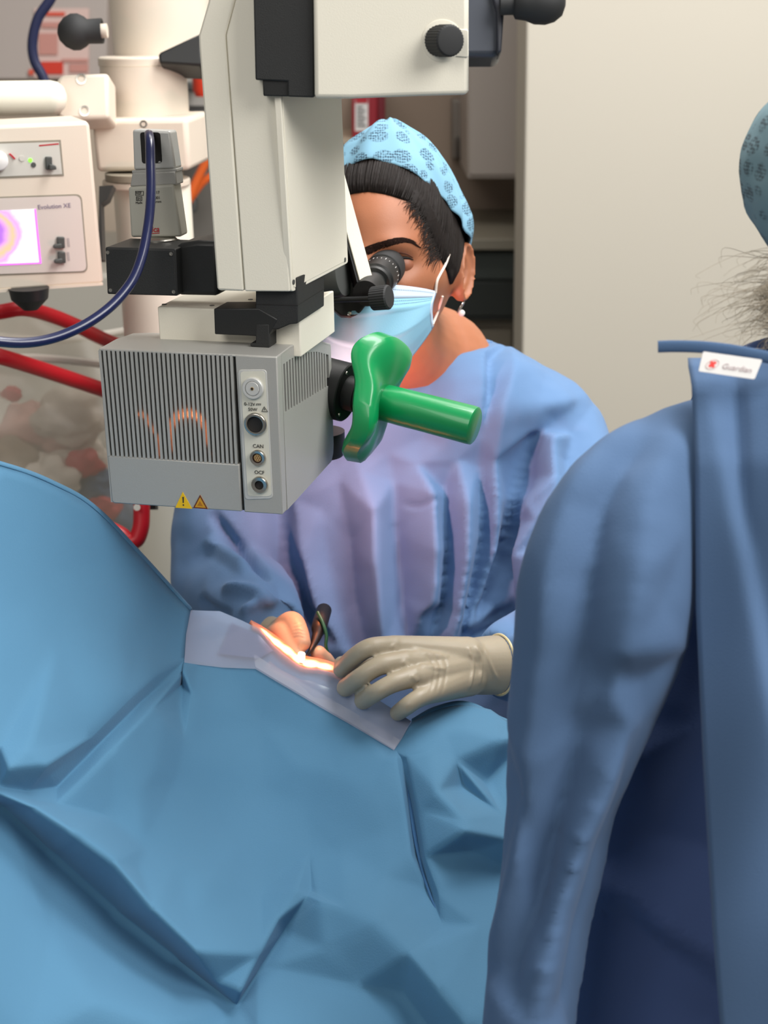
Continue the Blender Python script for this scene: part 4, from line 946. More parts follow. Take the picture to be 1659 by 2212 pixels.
BV = BVHTree.FromPolygons([v.co.copy() for v in body.vertices], [tuple(p.vertices) for p in body.polygons])
def cast(px, py, lift=0.001, tree=None, fallback=1.5):
    dr = at(px, py, 1.0) - CAM; hit = (tree or BV).ray_cast(V3(CAM), V3(dr / np.linalg.norm(dr)))
    if hit[0] is None: return at(px, py, fallback)
    return np.array(hit[0]) - dr / np.linalg.norm(dr) * lift
# eyebrow, eyelid and lashes
bp = spline([(778, 549), (796, 541), (815, 533), (840, 525), (865, 519), (885, 521), (899, 529)], 5)
browm = mat('brow_hair', (40, 25, 20), 0.9, spec=0.15)
m_ = MB(); rnd = random.Random(5)
for k in range(900):
    u = rnd.random(); i_ = min(int(u * (len(bp) - 1)), len(bp) - 2); q = bp[i_] + (bp[i_ + 1] - bp[i_]) * (u * (len(bp) - 1) - i_); tg = bp[i_ + 1] - bp[i_]; tg /= np.linalg.norm(tg)
    w = np.interp(u, [0, 0.12, 0.6, 1], [5, 9.5, 7.5, 0.8]); o_ = rnd.uniform(-1, 1) * w
    nn_ = np.array([-tg[1], tg[0]]); a_ = q + nn_ * o_; dr_ = tg * rnd.uniform(8, 15) - nn_ * (0.35 * o_ + np.interp(u, [0, 0.3, 1], [5, 1, 0]))
    m_.tube([cast(*a_, 0.0002), cast(*(a_ + dr_ * 0.5), 0.0011), cast(*(a_ + dr_), 0.0006)], [0.00022, 0.0002, 0.00006], 4)
m_.build('eyebrow', browm, SG, smooth=180)
lid = MB(); lid.ball(hw(np.array([0.031, 0.0712, -0.004])), (0.0140, 0.0110, 0.0105), 24, 16)
lidm = mat('eyelid_skin', (150, 92, 66), 0.5, sss=0.08); lid.build('eyelid', lidm, SG, smooth=180)
BV2 = BVHTree.FromPolygons([Vector(v) for v in lid.v], [tuple(f) for f in lid.f])
ls = [(846, 556), (858, 557), (872, 557), (884, 558), (893, 561)]
MB().tube(spline([min(cast(x, y, 0.0006), cast(x, y, 0.0006, BV2, 9.0), key=lambda p: proj(p)[2]) for x, y in ls], 4), [0.0006, 0.0009, 0.0012, 0.0014, 0.0015, 0.0016, 0.0016, 0.0016, 0.0016, 0.0015, 0.0014, 0.0012, 0.001, 0.0008, 0.0006, 0.0005, 0.0004], 8).build('eyelashes', M['hair'], SG)
MB().tube(spline([min(cast(x, y, 0.0001), cast(x, y, 0.0001, BV2, 9.0), key=lambda p: proj(p)[2]) for x, y in ((850, 545), (865, 545), (880, 549), (892, 556))], 4), 0.0005, 6).build('lid_crease', mat('lid_crease_skin', (104, 58, 42), 0.7), SG)

def shell(name, m, el_lo, el_hi, off, nth=144, nel=26, solid=0.0006, wob=None):
    G = []
    for i in range(nth + 1):
        th = -180 + 360 * i / nth; a, b = el_lo(th), el_hi(th); row = []
        for j in range(nel):
            e = math.radians(a + (b - a) * j / (nel - 1)); t_ = math.radians(th)
            n = np.array([math.sin(t_) * math.cos(e), math.cos(t_) * math.cos(e), math.sin(e)])
            r = 1 / math.sqrt(((n / HA) ** 2).sum()); p = n * r
            p = p * (1 + off(th, math.degrees(e), j / (nel - 1)) / r)
            row.append(p)
        G.append(row)
    A = np.array(G).reshape(-1, 3); A = sculpt(A)
    if wob is not None: A = wob(A)
    mb = MB(); mb.grid(hw(A).reshape(nth + 1, nel, 3).tolist()); return mb.build(name, m, SG, smooth=180, solid=solid)
def cap_edge(th): return float(np.interp(abs(th), [0, 20, 40, 60, 75, 90, 110, 140, 180], [57, 55, 50, 42, 30, 16, 3, -22, -34]))
def hair_edge(th): return float(np.interp(abs(th), [0, 12, 30, 42, 50, 58, 66, 74, 82, 90, 120, 180], [40, 39, 36, 24, 10, -3, -14, -20, -20, -2, -25, -40]))
def hw_off(th, e, k): return 0.0042 * min(1, k * 3) ** 0.8 + 0.0002
hobj = shell('hair', M['hair'], hair_edge, lambda th: cap_edge(th) + 9, hw_off, nel=20)
# combed strands over the hair and loose wisps at the temple
m_ = MB(); rnd = random.Random(9)
for k in range(700):
    th = rnd.uniform(-100, 100); a, b_ = hair_edge(th), cap_edge(th) + 6; sg_ = 1 if th > 0 else -1; path = []
    for q in range(6):
        u = q / 5; e = math.radians(a + (b_ - a) * u + rnd.uniform(-0.4, 0.4)); t_ = math.radians(th + sg_ * 16 * u * min(1, abs(th) / 25)); n = np.array([math.sin(t_) * math.cos(e), math.cos(t_) * math.cos(e), math.sin(e)])
        r = 1 / math.sqrt(((n / HA) ** 2).sum()); path.append(n * (r + hw_off(th, 0, u) + 0.0006 + 0.0004 * rnd.random()))
    m_.tube([p for p in hw(sculpt(np.array(path)))], [0.0002, 0.0005, 0.0006, 0.0006, 0.0006, 0.0005], 4)
m_.build('hair_strands', M['hair'], SG, smooth=180)
m_ = MB(); rnd = random.Random(3)
for k in range(420):
    s = rnd.random(); x0 = np.interp(s, [0, 0.4, 1], [882, 912, 934]) + rnd.uniform(-2, 22); y0 = np.interp(s, [0, 0.4, 1], [420, 470, 560]) + rnd.uniform(-8, 8)
    dx, dy = rnd.uniform(-24, 0), rnd.uniform(0, 34)
    pts = [cast(x0 + 12, y0 - 8, 0.003), cast(x0, y0, 0.002), cast(x0 + dx * 0.6, y0 + dy * 0.5, 0.0012), cast(x0 + dx, y0 + dy, 0.0006)]
    m_.tube(pts, [0.0003, 0.00024, 0.0002, 0.00008], 4)
m_.build('hair_wisps', M['hair'], SG, smooth=180)
# cap with a honeycomb lace print
capm = bpy.data.materials.new('cap_lace'); capm.use_nodes = True; nt = capm.node_tree; b = nt.nodes['Principled BSDF']; b.inputs['Roughness'].default_value = 0.85
tc = nt.nodes.new('ShaderNodeTexCoord')
v1 = nt.nodes.new('ShaderNodeTexVoronoi'); v1.inputs['Scale'].default_value = 52; v1.inputs['Randomness'].default_value = 0.3
v2 = nt.nodes.new('ShaderNodeTexVoronoi'); v2.inputs['Scale'].default_value = 420; v2.inputs['Randomness'].default_value = 0.3
mp = nt.nodes.new('ShaderNodeMapping'); mp.inputs['Scale'].default_value = (0.85, 0.85, 1.25)
nt.links.new(tc.outputs['Object'], mp.inputs['Vector']); nt.links.new(mp.outputs[0], v1.inputs['Vector']); nt.links.new(tc.outputs['Object'], v2.inputs['Vector'])
r1 = nt.nodes.new('ShaderNodeMapRange'); r1.inputs['From Min'].default_value = 0.50; r1.inputs['From Max'].default_value = 0.42
r2 = nt.nodes.new('ShaderNodeMapRange'); r2.inputs['From Min'].default_value = 0.66; r2.inputs['From Max'].default_value = 0.3
nt.links.new(v1.outputs['Distance'], r1.inputs['Value']); nt.links.new(v2.outputs['Distance'], r2.inputs['Value'])
mu = nt.nodes.new('ShaderNodeMath'); mu.operation = 'MULTIPLY'; nt.links.new(r1.outputs[0], mu.inputs[0]); nt.links.new(r2.outputs[0], mu.inputs[1])
mx = nt.nodes.new('ShaderNodeMix'); mx.data_type = 'RGBA'; mx.inputs['A'].default_value = rgb((122, 168, 192)); mx.inputs['B'].default_value = rgb((50, 76, 96))
nt.links.new(mu.outputs[0], mx.inputs['Factor']); nt.links.new(mx.outputs['Result'], b.inputs['Base Color']); M['cap'] = capm
def cap_off(th, e, k):
    o = 0.0055 + 0.005 * min(1, k * 2.2) ** 0.7
    pk = 0.0
    pk += 0.006 * math.exp(-((th - 110) / 40) ** 2) * math.exp(-((e - 15) / 25) ** 2)
    pl = 0.0022 * math.sin(th * 0.33 + 1.3 * math.sin(e * 0.1)) * math.exp(-((abs(th) - 95) / 35) ** 2) + 0.0012 * math.sin(math.radians(th) * 9 + e * 0.05)
    return o + pk + pl
def cap_wob(A):
    n = vnoise(A, 30, 3) * 0.0018 + vnoise(A, 70, 8) * 0.0007
    A = A * (1 + (n / np.linalg.norm(A, axis=1))[:, None])
    tip = g3(A, (0.004, 0.02, 0.128), (0.018, 0.03, 0.03)); A[:, 2] += 0.010 * tip
    return A
shell('cap', capm, cap_edge, lambda th: 89.5, cap_off, nth=180, nel=40, solid=0.0008, wob=cap_wob)

# surgical mask
def mask_pt(s, k, lift=0.0):
    al = math.radians(64) * s
    zt, zb = -0.020 - 0.012 * s * s, -0.124 + 0.056 * abs(s) ** 1.6
    z = zt + (zb - zt) * k
    rx = 0.0665 - 0.004 * k; ry = np.interp(k, [0, 0.25, 0.55, 0.8, 1.0], [0.104, 0.120, 0.120, 0.110, 0.090])
    x = rx * math.sin(al) * 1.06; y = ry * math.cos(al) ** 0.9 + 0.008 * (1 - abs(s))
    y += 0.010 * math.exp(-(s / 0.2) ** 2) * math.exp(-((k - 0.22) / 0.22) ** 2)
    y += 0.0028 * ((k * 3.2 + 0.15) % 1.0 - 0.5) * (1 - s * s) + 0.002 * math.sin(5 * s + 7 * k) + lift
    z += 0.002 * math.sin(6 * s + 3 * k) * k
    return np.array([x, y + 0.004, z])
def mask_grid(s0, s1, k0, k1, ns, nk, lift=0.0): return [[hw(mask_pt(s0 + (s1 - s0) * i / ns, k0 + (k1 - k0) * j / nk, lift)) for j in range(nk + 1)] for i in range(ns + 1)]
mo = MB().grid(mask_grid(-1, 1, 0, 1, 56, 36)).build('face_mask', M['mask'], SG, smooth=180, solid=0.0009)
MB().grid(mask_grid(-1, 1, -0.015, 0.13, 56, 4, 0.0008)).build('mask_band', M['maskband'], mo, smooth=180, solid=0.0006)
m_ = MB()
for kk in (0.035, 0.155, 0.19):
    for i in range(90):
        s = -1 + 2 * i / 90; a, c = hw(mask_pt(s, kk, 0.0016)), hw(mask_pt(s + 0.012, kk, 0.0016)); m_.tube([a, c], 0.00025, 4)
m_.build('stitching', mat('mask_stitch', (92, 112, 140), 0.8), mo)
MB().grid(mask_grid(0.965, 1.0, 0.0, 1.0, 2, 20, 0.0012)).build('mask_edge', M['maskband'], mo, smooth=180, solid=0.0006)
e1 = hw(mask_pt(0.99, 0.02, 0.001)); e2 = hw(mask_pt(0.99, 0.93, 0.001))
P = [e1, cast(945, 605, 0.002), cast(962, 572, 0.003), cast(972, 545, 0.006), cast(984, 518, 0.008)]
MB().tube(spline(P, 6), 0.0014, 8).build('ear_loop', M['loop'], mo)
P = [e2, cast(945, 676, 0.002), cast(951, 656, 0.003), cast(956, 640, 0.003)]
MB().tube(spline(P, 6), 0.0014, 8).build('ear_loop', M['loop'], mo)
# earring
ec2 = hw(np.array([0.0765, -0.006, -0.053]))
hoop = [ec2 + HX * 0.001 + HF * 0.0055 * math.cos(a) + HZ * (0.0055 * math.sin(a)) + HX * 0.003 * math.sin(a) for a in np.linspace(0, 2 * math.pi, 25)]
er = MB().tube(hoop, 0.0009, 8, caps=False).build('earring', M['steel'], SG)
MB().ball(ec2 + HZ * -0.006 + HX * 0.002, 0.0036, 14, 10).build('pearl', M['white'], er, smooth=180)

# ---- gown
def ell(c, rx, ry, n=40, p=2.4):
    o = []
    for k in range(n):
        a = 2 * math.pi * k / n; ca, sa = math.cos(a), math.sin(a)
        o.append(np.array([c[0] + rx * np.sign(ca) * abs(ca) ** (2 / p), c[1] + ry * np.sign(sa) * abs(sa) ** (2 / p), c[2]]))
    return o
mb = MB()
mb.rings([ell((NB[0]-0.012, NB[1]+0.01, NB[2] + 0.026), 0.088, 0.064), ell((NB[0]-0.012, NB[1], NB[2] + 0.008), 0.136, 0.080), ell((NB[0] - 0.012, NB[1], NB[2] - 0.026), 0.190, 0.098), ell((0.030, 1.645, 1.03), 0.195, 0.115), ell((0.028, 1.63, 0.97), 0.19, 0.13),
          ell((0.022, 1.61, 0.88), 0.18, 0.14), ell((0.02, 1.60, 0.78), 0.185, 0.15), ell((0.02, 1.60, 0.66), 0.21, 0.17), ell((0.02, 1.58, 0.50), 0.22, 0.19)])
RS, RE, RW = at(1186, 950, 1.685), at(1290, 1370, 1.60), at(1090, 1436, 1.44)
LS, LE, LW = at(540, 960, 1.70), at(492, 1262, 1.64), at(594, 1352, 1.50)
for S_, E_, W_, rr in ((RS, RE, RW, (0.066, 0.072, 0.072, 0.064, 0.058, 0.050, 0.038)), (LS, LE, LW, (0.07, 0.072, 0.07, 0.062, 0.054, 0.046, 0.034))):
    pth = [S_ + (S_ - E_) * 0.02, S_ * 0.65 + E_ * 0.35, S_ * 0.3 + E_ * 0.7, E_, E_ * 0.62 + W_ * 0.38, E_ * 0.3 + W_ * 0.7, W_]
    sp_ = spline(pth, 5); mb.tube(sp_, list(np.interp(np.linspace(0, 6, len(sp_)), range(7), rr)), 28)
    mb.ball(S_, rr[0] * 1.0, 20, 14)
gown = remesh(mb, 0.0040, 12, 0.5)
FL = [  # chest pleats, alternating valleys and ridges
    [(690, 1100, -4), (704, 1220, -8), (735, 1330, -8), (760, 1400, -4)], [(735, 1040, 0), (752, 1170, -12), (762, 1300, -14), (788, 1400, -8)],
    [(780, 1020, 5), (812, 1110, 14), (816, 1230, 17), (832, 1400, 12)], [(850, 1040, -4), (853, 1150, -14), (866, 1290, -16), (885, 1400, -8)],
    [(900, 1000, 4), (938, 1075, 15), (945, 1190, 19), (938, 1300, 17), (905, 1332, 6)], [(960, 1060, -6), (966, 1190, -13), (956, 1310, -16), (930, 1400, -10)],
    [(985, 990, 5), (1006, 1100, 15), (1002, 1220, 17), (986, 1330, 15), (972, 1400, 8)], [(1036, 1010, 0), (1046, 1150, -10), (1030, 1260, -15), (998, 1390, -12)],
    [(1106, 796, 8), (1080, 880, 11), (1062, 980, 12), (1068, 1090, 12), (1064, 1190, 8), (1040, 1290, 0)], [(1118, 1060, -10), (1110, 1120, -20), (1096, 1200, -24), (1062, 1300, -20), (1012, 1385, -14)],
    [(1168, 930, 2), (1200, 962, 14), (1208, 1040, 12), (1150, 1098, 8), (1122, 1118, 0)], [(1152, 945, -6), (1128, 1020, -12), (1112, 1070, -12)],
    [(1212, 1062, 10), (1170, 1130, 10), (1136, 1200, 12), (1130, 1280, 8)], [(1225, 1090, -4), (1180, 1170, -8)],
    [(1046, 770, 5), (1045, 850, 6), (1038, 940, 3)], [(1052, 775, -3), (1054, 860, -3)], [(930, 810, -3), (925, 880, -4), (915, 950, -2)], [(985, 800, 2), (978, 880, 4), (960, 960, 4)],
    [(1180, 800, 0), (1160, 880, 4), (1140, 930, 4)], [(1250, 860, 0), (1240, 930, -6), (1220, 1000, -5)],
    [(640, 1080, 4), (664, 1200, 9), (690, 1310, 9), (742, 1400, 4)], [(605, 1100, -4), (622, 1210, -7), (655, 1310, -8)],
]
FP = [(560, 1000, 0), (560, 1420, 0), (700, 900, 0), (850, 860, 0), (1300, 850, 0), (1320, 1150, 0), (1200, 1400, 0), (860, 1460, 0), (1050, 1450, 0), (760, 980, 2), (840, 980, 0), (900, 780, 0), (1100, 740, 0), (1250, 1200, 0)]
GF = [
    ([(1010, 1370), (1060, 1330), (1110, 1300)], 24, 22, 0.010), ([(1020, 1395), (1070, 1370), (1110, 1362)], 12, 14, -0.008), ([(870, 1085), (910, 1095), (950, 1075)], 8, 8, -0.003),
    
    ([(458, 1105), (500, 1160), (545, 1205), (590, 1245)], 14, 18, -0.012), ([(445, 1160), (480, 1190), (540, 1230)], 22, 22, 0.007), ([(480, 1270), (540, 1275), (610, 1300)], 14, 16, 0.009), ([(520, 1325), (560, 1300), (600, 1310)], 12, 14, 0.007), ([(430, 1290), (450, 1310), (500, 1330)], 14, 14, -0.006),
]
co, no = get_co(gown), get_no(gown)
px, py, dd_ = proj(co); face = np.clip(-(no @ FW) * 2.5 + 0.25, 0, 1)
disp = (1.5 * fold_field(px, py, GF) + 1.6 * facet_field(px, py, FL, FP)) * face + 0.0022 * vnoise(co, 26, 2) + 0.0010 * vnoise(co, 60, 6)
co = co + no * disp[:, None]
set_co(gown, co); gown.shade_smooth()
gown = evaluated(gown, [('SMOOTH', dict(iterations=3, factor=0.45))]); gown.shade_smooth()
go = link('gown', gown, M['gown'], SG)
BG = BVHTree.FromPolygons([v.co.copy() for v in gown.vertices], [tuple(p.vertices) for p in gown.polygons])
nbp = [(868, 796), (900, 794), (940, 786), (980, 772), (1012, 756), (1040, 742), (1062, 740)]
MB().tube(spline([cast(x, y, 0.0005, BG, 1.64) for x, y in nbp], 5), [(0.0022, 0.0022)] * 31, 10).build('neckband', M['gown'], SG)
for x, y in ((0.13, 1.52), (-0.09, 1.52)):   # legs bent under the operating table
    MB().tube([np.array([x * 0.8, 1.60, 0.55]), np.array([x * 1.3, 1.30, 0.55]), np.array([x * 1.3, 1.27, 0.30]), np.array([x * 1.3, 1.30, 0.04]), np.array([x * 1.3, 1.18, 0.03])], [0.085, 0.065, 0.052, 0.042, 0.035], 18).build('trouser_leg', M['scrubs'], SG, smooth=180)
# ---- gloved hands
def hand(name, wrist, fingers, metas, cuff, label=None, voxel=0.0016, extra=None):
    mb = MB()
    for f in fingers:
        P = [at(x, y, d) for x, y, d, r in f]; R = [r for *_, r in f]
        sp_ = spline([np.r_[p, r] for p, r in zip(P, R)], 6)
        pts = [q[:3] for q in sp_]; rad = [q[3] for q in sp_]
        tdir = pts[-1] - pts[-2]; tdir /= np.linalg.norm(tdir)
        for k in (0.4, 0.7, 0.9, 0.99):
            pts.append(sp_[-1][:3] + tdir * rad[len(sp_) - 1] * k); rad.append(R[-1] * math.sqrt(max(0.02, 1 - k * k)))
        mb.tube(pts, rad, 16)
        mb.ball(P[0], R[0] * 1.02, 14, 10)
    for a, ra, b_, rb in metas:
        A, B = at(*a), at(*b_); mb.tube([A, A * 0.66 + B * 0.34, A * 0.33 + B * 0.67, B], [ra, ra * 0.66 + rb * 0.34, ra * 0.33 + rb * 0.67, rb], 16); mb.ball(B, rb, 12, 10); mb.ball(A, ra, 12, 10)
    if cuff: cuff(mb)
    me = remesh(mb, voxel, 5, 0.5)
    if extra:
        co, no = get_co(me), get_no(me); px, py, _ = proj(co); set_co(me, co + no * (fold_field(px, py, extra) * np.clip(-(no @ FW) * 2 + 0.2, 0, 1))[:, None])
    me.shade_smooth(); return link(name, me, M['glove'], SG)
def fd(x, y, lift=0.0125): return float(dbase(x, y)[0]) - 0.003 - lift
F4 = [
    [(850, 1396, 1.372, .0102), (799, 1399, 1.362, .0090), (764, 1421, 1.372, .0088), (738, 1446, fd(738, 1446, .012), .0084)],
    [(874, 1430, 1.362, .0102), (821, 1438, 1.352, .0090), (778, 1463, 1.356, .0088), (746, 1486, fd(746, 1486, .012), .0086)],
    [(893, 1462, 1.352, .0098), (847, 1477, 1.342, .0088), (812, 1496, 1.344, .0085), (784, 1514, fd(784, 1514, .011), .0084)],
    [(924, 1500, 1.350, .0090), (900, 1511, 1.342, .0085), (878, 1526, 1.342, .0082), (859, 1540, fd(859, 1540, .010), .0076)],
    [(900, 1425, 1.405, .0105), (835, 1428, 1.405, .0100), (775, 1432, 1.398, .0092), (738, 1434, 1.394, .0076)],
]
W0 = (1015, 1440, 1.408)
Wt, Wb = (1010, 1418, 1.405), (1010, 1462, 1.402)
MET = [(Wt, .019, (856, 1398, 1.374), .0112), (W0, .021, (880, 1432, 1.364), .0112), (W0, .020, (902, 1464, 1.355), .0110), (Wb, .019, (930, 1496, 1.354), .0104), ((980, 1440, 1.41), .022, (910, 1430, 1.392), .0135), ((985, 1455, 1.40), .022, (935, 1475, 1.375), .016)]
CF0, CF1 = at(985, 1441, 1.405), at(1076, 1436, 1.428)
def cuffL(mb):
    ax = CF1 - CF0; L_ = np.linalg.norm(ax)
    mb.tube([CF0, CF0 + ax * 0.35, CF0 + ax * 0.7, CF0 + ax * 1.0], [(0.023, 0.027), (0.0245, 0.0275), (0.0262, 0.0285), (0.0272, 0.029)], 32)
wr = []
for i, x in enumerate((950, 963, 977)):
    wr.append(([(x - 30 + 4 * i, 1412), (x - 12, 1440), (x - 14 - i, 1470), (x - 22, 1500)], 4.5, 4.5, -0.0007))
wr += [([(846, 1392), (852, 1400), (858, 1408)], 10, 12, 0.0010), ([(868, 1428), (878, 1436), (884, 1442)], 10, 10, 0.0012), ([(888, 1458), (896, 1466), (902, 1474)], 9, 9, 0.0012), ([(1028, 1392), (1040, 1430), (1036, 1480)], 4, 5, 0.0016), ([(1012, 1396), (1022, 1440), (1014, 1490)], 4, 5, 0.0016), ([(1046, 1400), (1066, 1450), (1078, 1470)], 4, 5, 0.0012),
       ([(888, 1400), (930, 1412), (970, 1420)], 8, 10, 0.0012), ([(900, 1436), (930, 1440), (965, 1446)], 7, 7, 0.0012)]
g1 = hand('glove', W0, F4, MET, cuffL, extra=wr)
g1['label'] = 'cream latex glove on the hand resting on the film'
axc = (CF1 - CF0) / np.linalg.norm(CF1 - CF0)
fr_ = frames([CF0, CF1])[1]
rimp = [CF1 + axc * 0.001 + fr_[2] * 0.0276 * math.cos(a) + fr_[3] * 0.0294 * math.sin(a) for a in np.linspace(0, 2 * math.pi, 49)]
MB().tube(rimp, 0.0013, 8, caps=False).build('cuff_roll', mat('latex_roll', (222, 206, 160), 0.45), g1)
# the hand that holds the probe
F3 = [
    [(600, 1362, 1.490, .0110), (630, 1343, 1.469, .0108), (645, 1366, 1.452, .0100), (653, 1388, 1.444, .0086)],
    [(592, 1372, 1.484, .0108), (612, 1368, 1.462, .0104), (628, 1396, 1.448, .0098), (642, 1424, 1.440, .0088)],
    [(590, 1385, 1.488, .0105), (606, 1384, 1.472, .0100), (625, 1420, 1.460, .0092), (640, 1450, 1.452, .0084)],
    [(660, 1450, 1.494, .0110), (706, 1448, 1.482, .0104), (702, 1430, 1.468, .0098), (688, 1412, 1.458, .0084)],
]
MET2 = [((560, 1362, 1.520), .020, (600, 1362, 1.492), .0122), ((562, 1375, 1.518), .020, (594, 1376, 1.488), .012), ((565, 1390, 1.520), .020, (650, 1450, 1.496), .014), ((560, 1380, 1.522), .02, (592, 1392, 1.492), .012)]
kn2 = [([(632, 1350 + 7 * k), (645, 1347 + 7 * k), (660, 1352 + 7 * k)], 2.6, 2.6, -0.0009) for k in range(5)]
g2 = hand('glove', None, F3, MET2, None, extra=kn2)
g2['label'] = 'brightly lit latex glove on the hand gripping the probe'

# ---- instrument
t = thing('surgical_probe', 'dark surgical probe with green tubing and white tip held at the eye', 'instrument', at(652, 1434, 1.43))
MB().tube(spline([at(700, 1318, 1.50), at(692, 1345, 1.475), at(684, 1375, 1.462), at(672, 1402, 1.45), at(660, 1420, 1.436)], 5), [0.0078] * 8 + [0.007, 0.0055, 0.005, 0.0046, 0.004, 0.0034, 0.0028, 0.0024, 0.002, 0.0017, 0.0014, 0.0012, 0.001], 16).build('handle', mat('probe_brown', (22, 20, 22), 0.5), t)
MB().tube(spline([at(686, 1322, 1.468), at(697, 1345, 1.462), at(705, 1372, 1.46), at(704, 1396, 1.46), at(712, 1420, 1.465)], 5), 0.0017, 10).build('green_tube', mat('probe_green', (24, 84, 56), 0.4), t)
MB().tube([at(652, 1412, 1.428), at(650, 1424, 1.424), at(648, 1436, 1.420)], [0.0036, 0.0042, 0.004], 16).build('white_tip', mat('probe_tip_white', (250, 236, 220), 0.4), t)
# ================================================================== the assistant seen from behind
AS = thing('person', 'assistant in blue gown seen from behind at the right edge', 'person', (0.36, 1.02, 0.0))
AD = 1.0
mb = MB()
def pxr(r, d): return r * d / FPX
arm = [(1520, 985, 1.02, 135), (1420, 1060, 1.01, 160), (1350, 1160, 1.00, 172), (1312, 1290, 1.00, 190), (1290, 1400, 1.005, 184), (1252, 1550, 1.01, 156), (1222, 1700, 1.01, 132), (1190, 1900, 1.01, 114), (1162, 2050, 1.005, 110), (1146, 2212, 1.0, 102), (1128, 2460, 0.99, 96)]
sp_ = spline([np.r_[at(x, y, d), pxr(r, d)] for x, y, d, r in arm], 5)
mb.tube([q[:3] for q in sp_], [q[3] for q in sp_], 32)
mb.ball(at(1520, 1000, 1.02), pxr(145, 1.0), 20, 14)
arm2 = spline([np.r_[at(2 * 1835 - x, y, d + 0.06), pxr(r, d + 0.06)] for x, y, d, r in arm], 5)   # far sleeve, outside the frame
mb.tube([q[:3] for q in arm2], [q[3] for q in arm2], 32)
mb.tube([at(1520, 1010, 1.05), at(1835, 960, 1.13), at(2150, 1010, 1.09)], [pxr(130, 1.0), pxr(150, 1.0), pxr(130, 1.0)], 28)
tor = []
for py_, cx, hw_, dep in ((800, 1790, 190, 0.06), (860, 1770, 270, 0.075), (930, 1790, 300, 0.085), (1050, 1800, 330, 0.095), (1300, 1810, 430, 0.10), (1600, 1820, 540, 0.105), (2000, 1830, 600, 0.11), (2500, 1840, 640, 0.12)):
    c = at(cx, py_, 1.13); tor.append(ell(c, pxr(hw_, 1.13), dep, 40, 2.3))
mb2 = MB(); mb2.rings(tor)
ts = remesh(mb2, 0.006, 8); co, no = get_co(ts), get_no(ts); px, py, _ = proj(co)
set_co(ts, co + no * (facet_field(px, py, [[(1250, 1560, 0), (1400, 1640, 10), (1540, 1560, 6)], [(1300, 1760, 0), (1420, 1800, -10), (1560, 1850, -8)], [(1250, 1880, 0), (1370, 1935, 10), (1450, 2000, 12), (1560, 2080, 8)], [(1250, 1960, 0), (1360, 1990, -6), (1440, 2060, -10), (1560, 2150, -8)]], [(1200, 1400, 0), (1600, 1400, 0), (1200, 2400, 0), (1650, 2400, 0)]) + 0.002 * vnoise(co, 18, 5))[:, None]); ts.shade_smooth()
link('scrubs_top', ts, M['scrubs'], AS)
ag = remesh(mb, 0.0048, 14, 0.5)
AL = [
    [(1400, 880, 0), (1310, 970, 5), (1240, 1100, 6), (1200, 1250, 7), (1178, 1450, 7), (1150, 1650, 6), (1128, 1850, 5)], [(1430, 905, -2), (1345, 990, -5), (1290, 1090, -7), (1262, 1250, -9), (1248, 1400, -9), (1215, 1550, -7)],
    [(1440, 980, 0), (1390, 1100, 4), (1370, 1250, 7), (1345, 1400, 7), (1316, 1500, 3)], [(1318, 1490, -3), (1255, 1600, -10), (1212, 1750, -12), (1182, 1900, -10), (1160, 2000, -4)],
    [(1352, 1560, 4), (1302, 1660, 10), (1240, 1800, 13), (1196, 1950, 13), (1170, 2080, 13), (1150, 2212, 11), (1140, 2400, 8)], [(1392, 1560, 0), (1342, 1700, -2), (1292, 1850, -4), (1252, 2000, -6), (1226, 2150, -6)],
    [(1118, 1700, -2), (1150, 1850, -8), (1140, 2000, -7), (1105, 2100, -7)], [(1310, 1430, 0), (1350, 1470, -3), (1390, 1475, -4)],
]
AP = [(1000, 900, 0), (1600, 850, 0), (1000, 2500, 0), (1500, 1400, 0), (1450, 1700, 0), (1360, 2000, 0), (1300, 2400, 0), (1060, 1500, 0), (1030, 2100, 0), (1480, 1150, 0), (1430, 1300, 0)]
co, no = get_co(ag), get_no(ag); px, py, _ = proj(co); fc = np.clip(-(no @ FW) * 2.5 + 0.3, 0, 1)
set_co(ag, co + no * (1.6 * facet_field(px, py, AL, AP) * fc + 0.0018 * vnoise(co, 22, 12) + 0.0008 * vnoise(co, 60, 4))[:, None]); ag.shade_smooth()
ag = evaluated(ag, [('SMOOTH', dict(iterations=4, factor=0.45))]); ag.shade_smooth()
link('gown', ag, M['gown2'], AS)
# back flap: a sheet hanging from the collar
def flap_left(y): return float(np.interp(y, [790, 830, 1000, 1310, 1650, 2000, 2212, 2560], [1486, 1494, 1502, 1504, 1520, 1540, 1556, 1575]))
G = []
for y in np.linspace(775, 2560, 90):
    row = []; xl_ = flap_left(y)
    for k in range(50):
        u = k / 49; x = xl_ + u * 640
        d = 0.985 - 0.035 * math.sin(min(1, u * 2.2) * math.pi / 2) + np.interp(y, [775, 830, 1000, 1300, 2560], [0.022, -0.004, -0.022, -0.026, -0.05])
        xf = np.interp(y, [780, 850, 1330, 1600, 2560], [1560, 1545, 1640, 1690, 1850]); e = x - xf
        d += 0.010 * (1 / (1 + math.exp(-e / 7)))            # pleat running down from the label
        xf2 = np.interp(y, [820, 1100, 1500], [1590, 1600, 1700]); d += 0.006 * math.exp(-((x - xf2) / 18) ** 2) * np.interp(y, [820, 900, 1100, 1200], [0.6, 1, 0.5, 0])
        d += 0.0035 * math.sin(x * 0.018 + y * 0.004) + 0.003 * math.sin(y * 0.013 + x * 0.006)
        row.append(at(x, y, d))
    G.append(row)
MB().grid(G).build('back_flap', M['gown2'], AS, smooth=180, solid=0.0016)
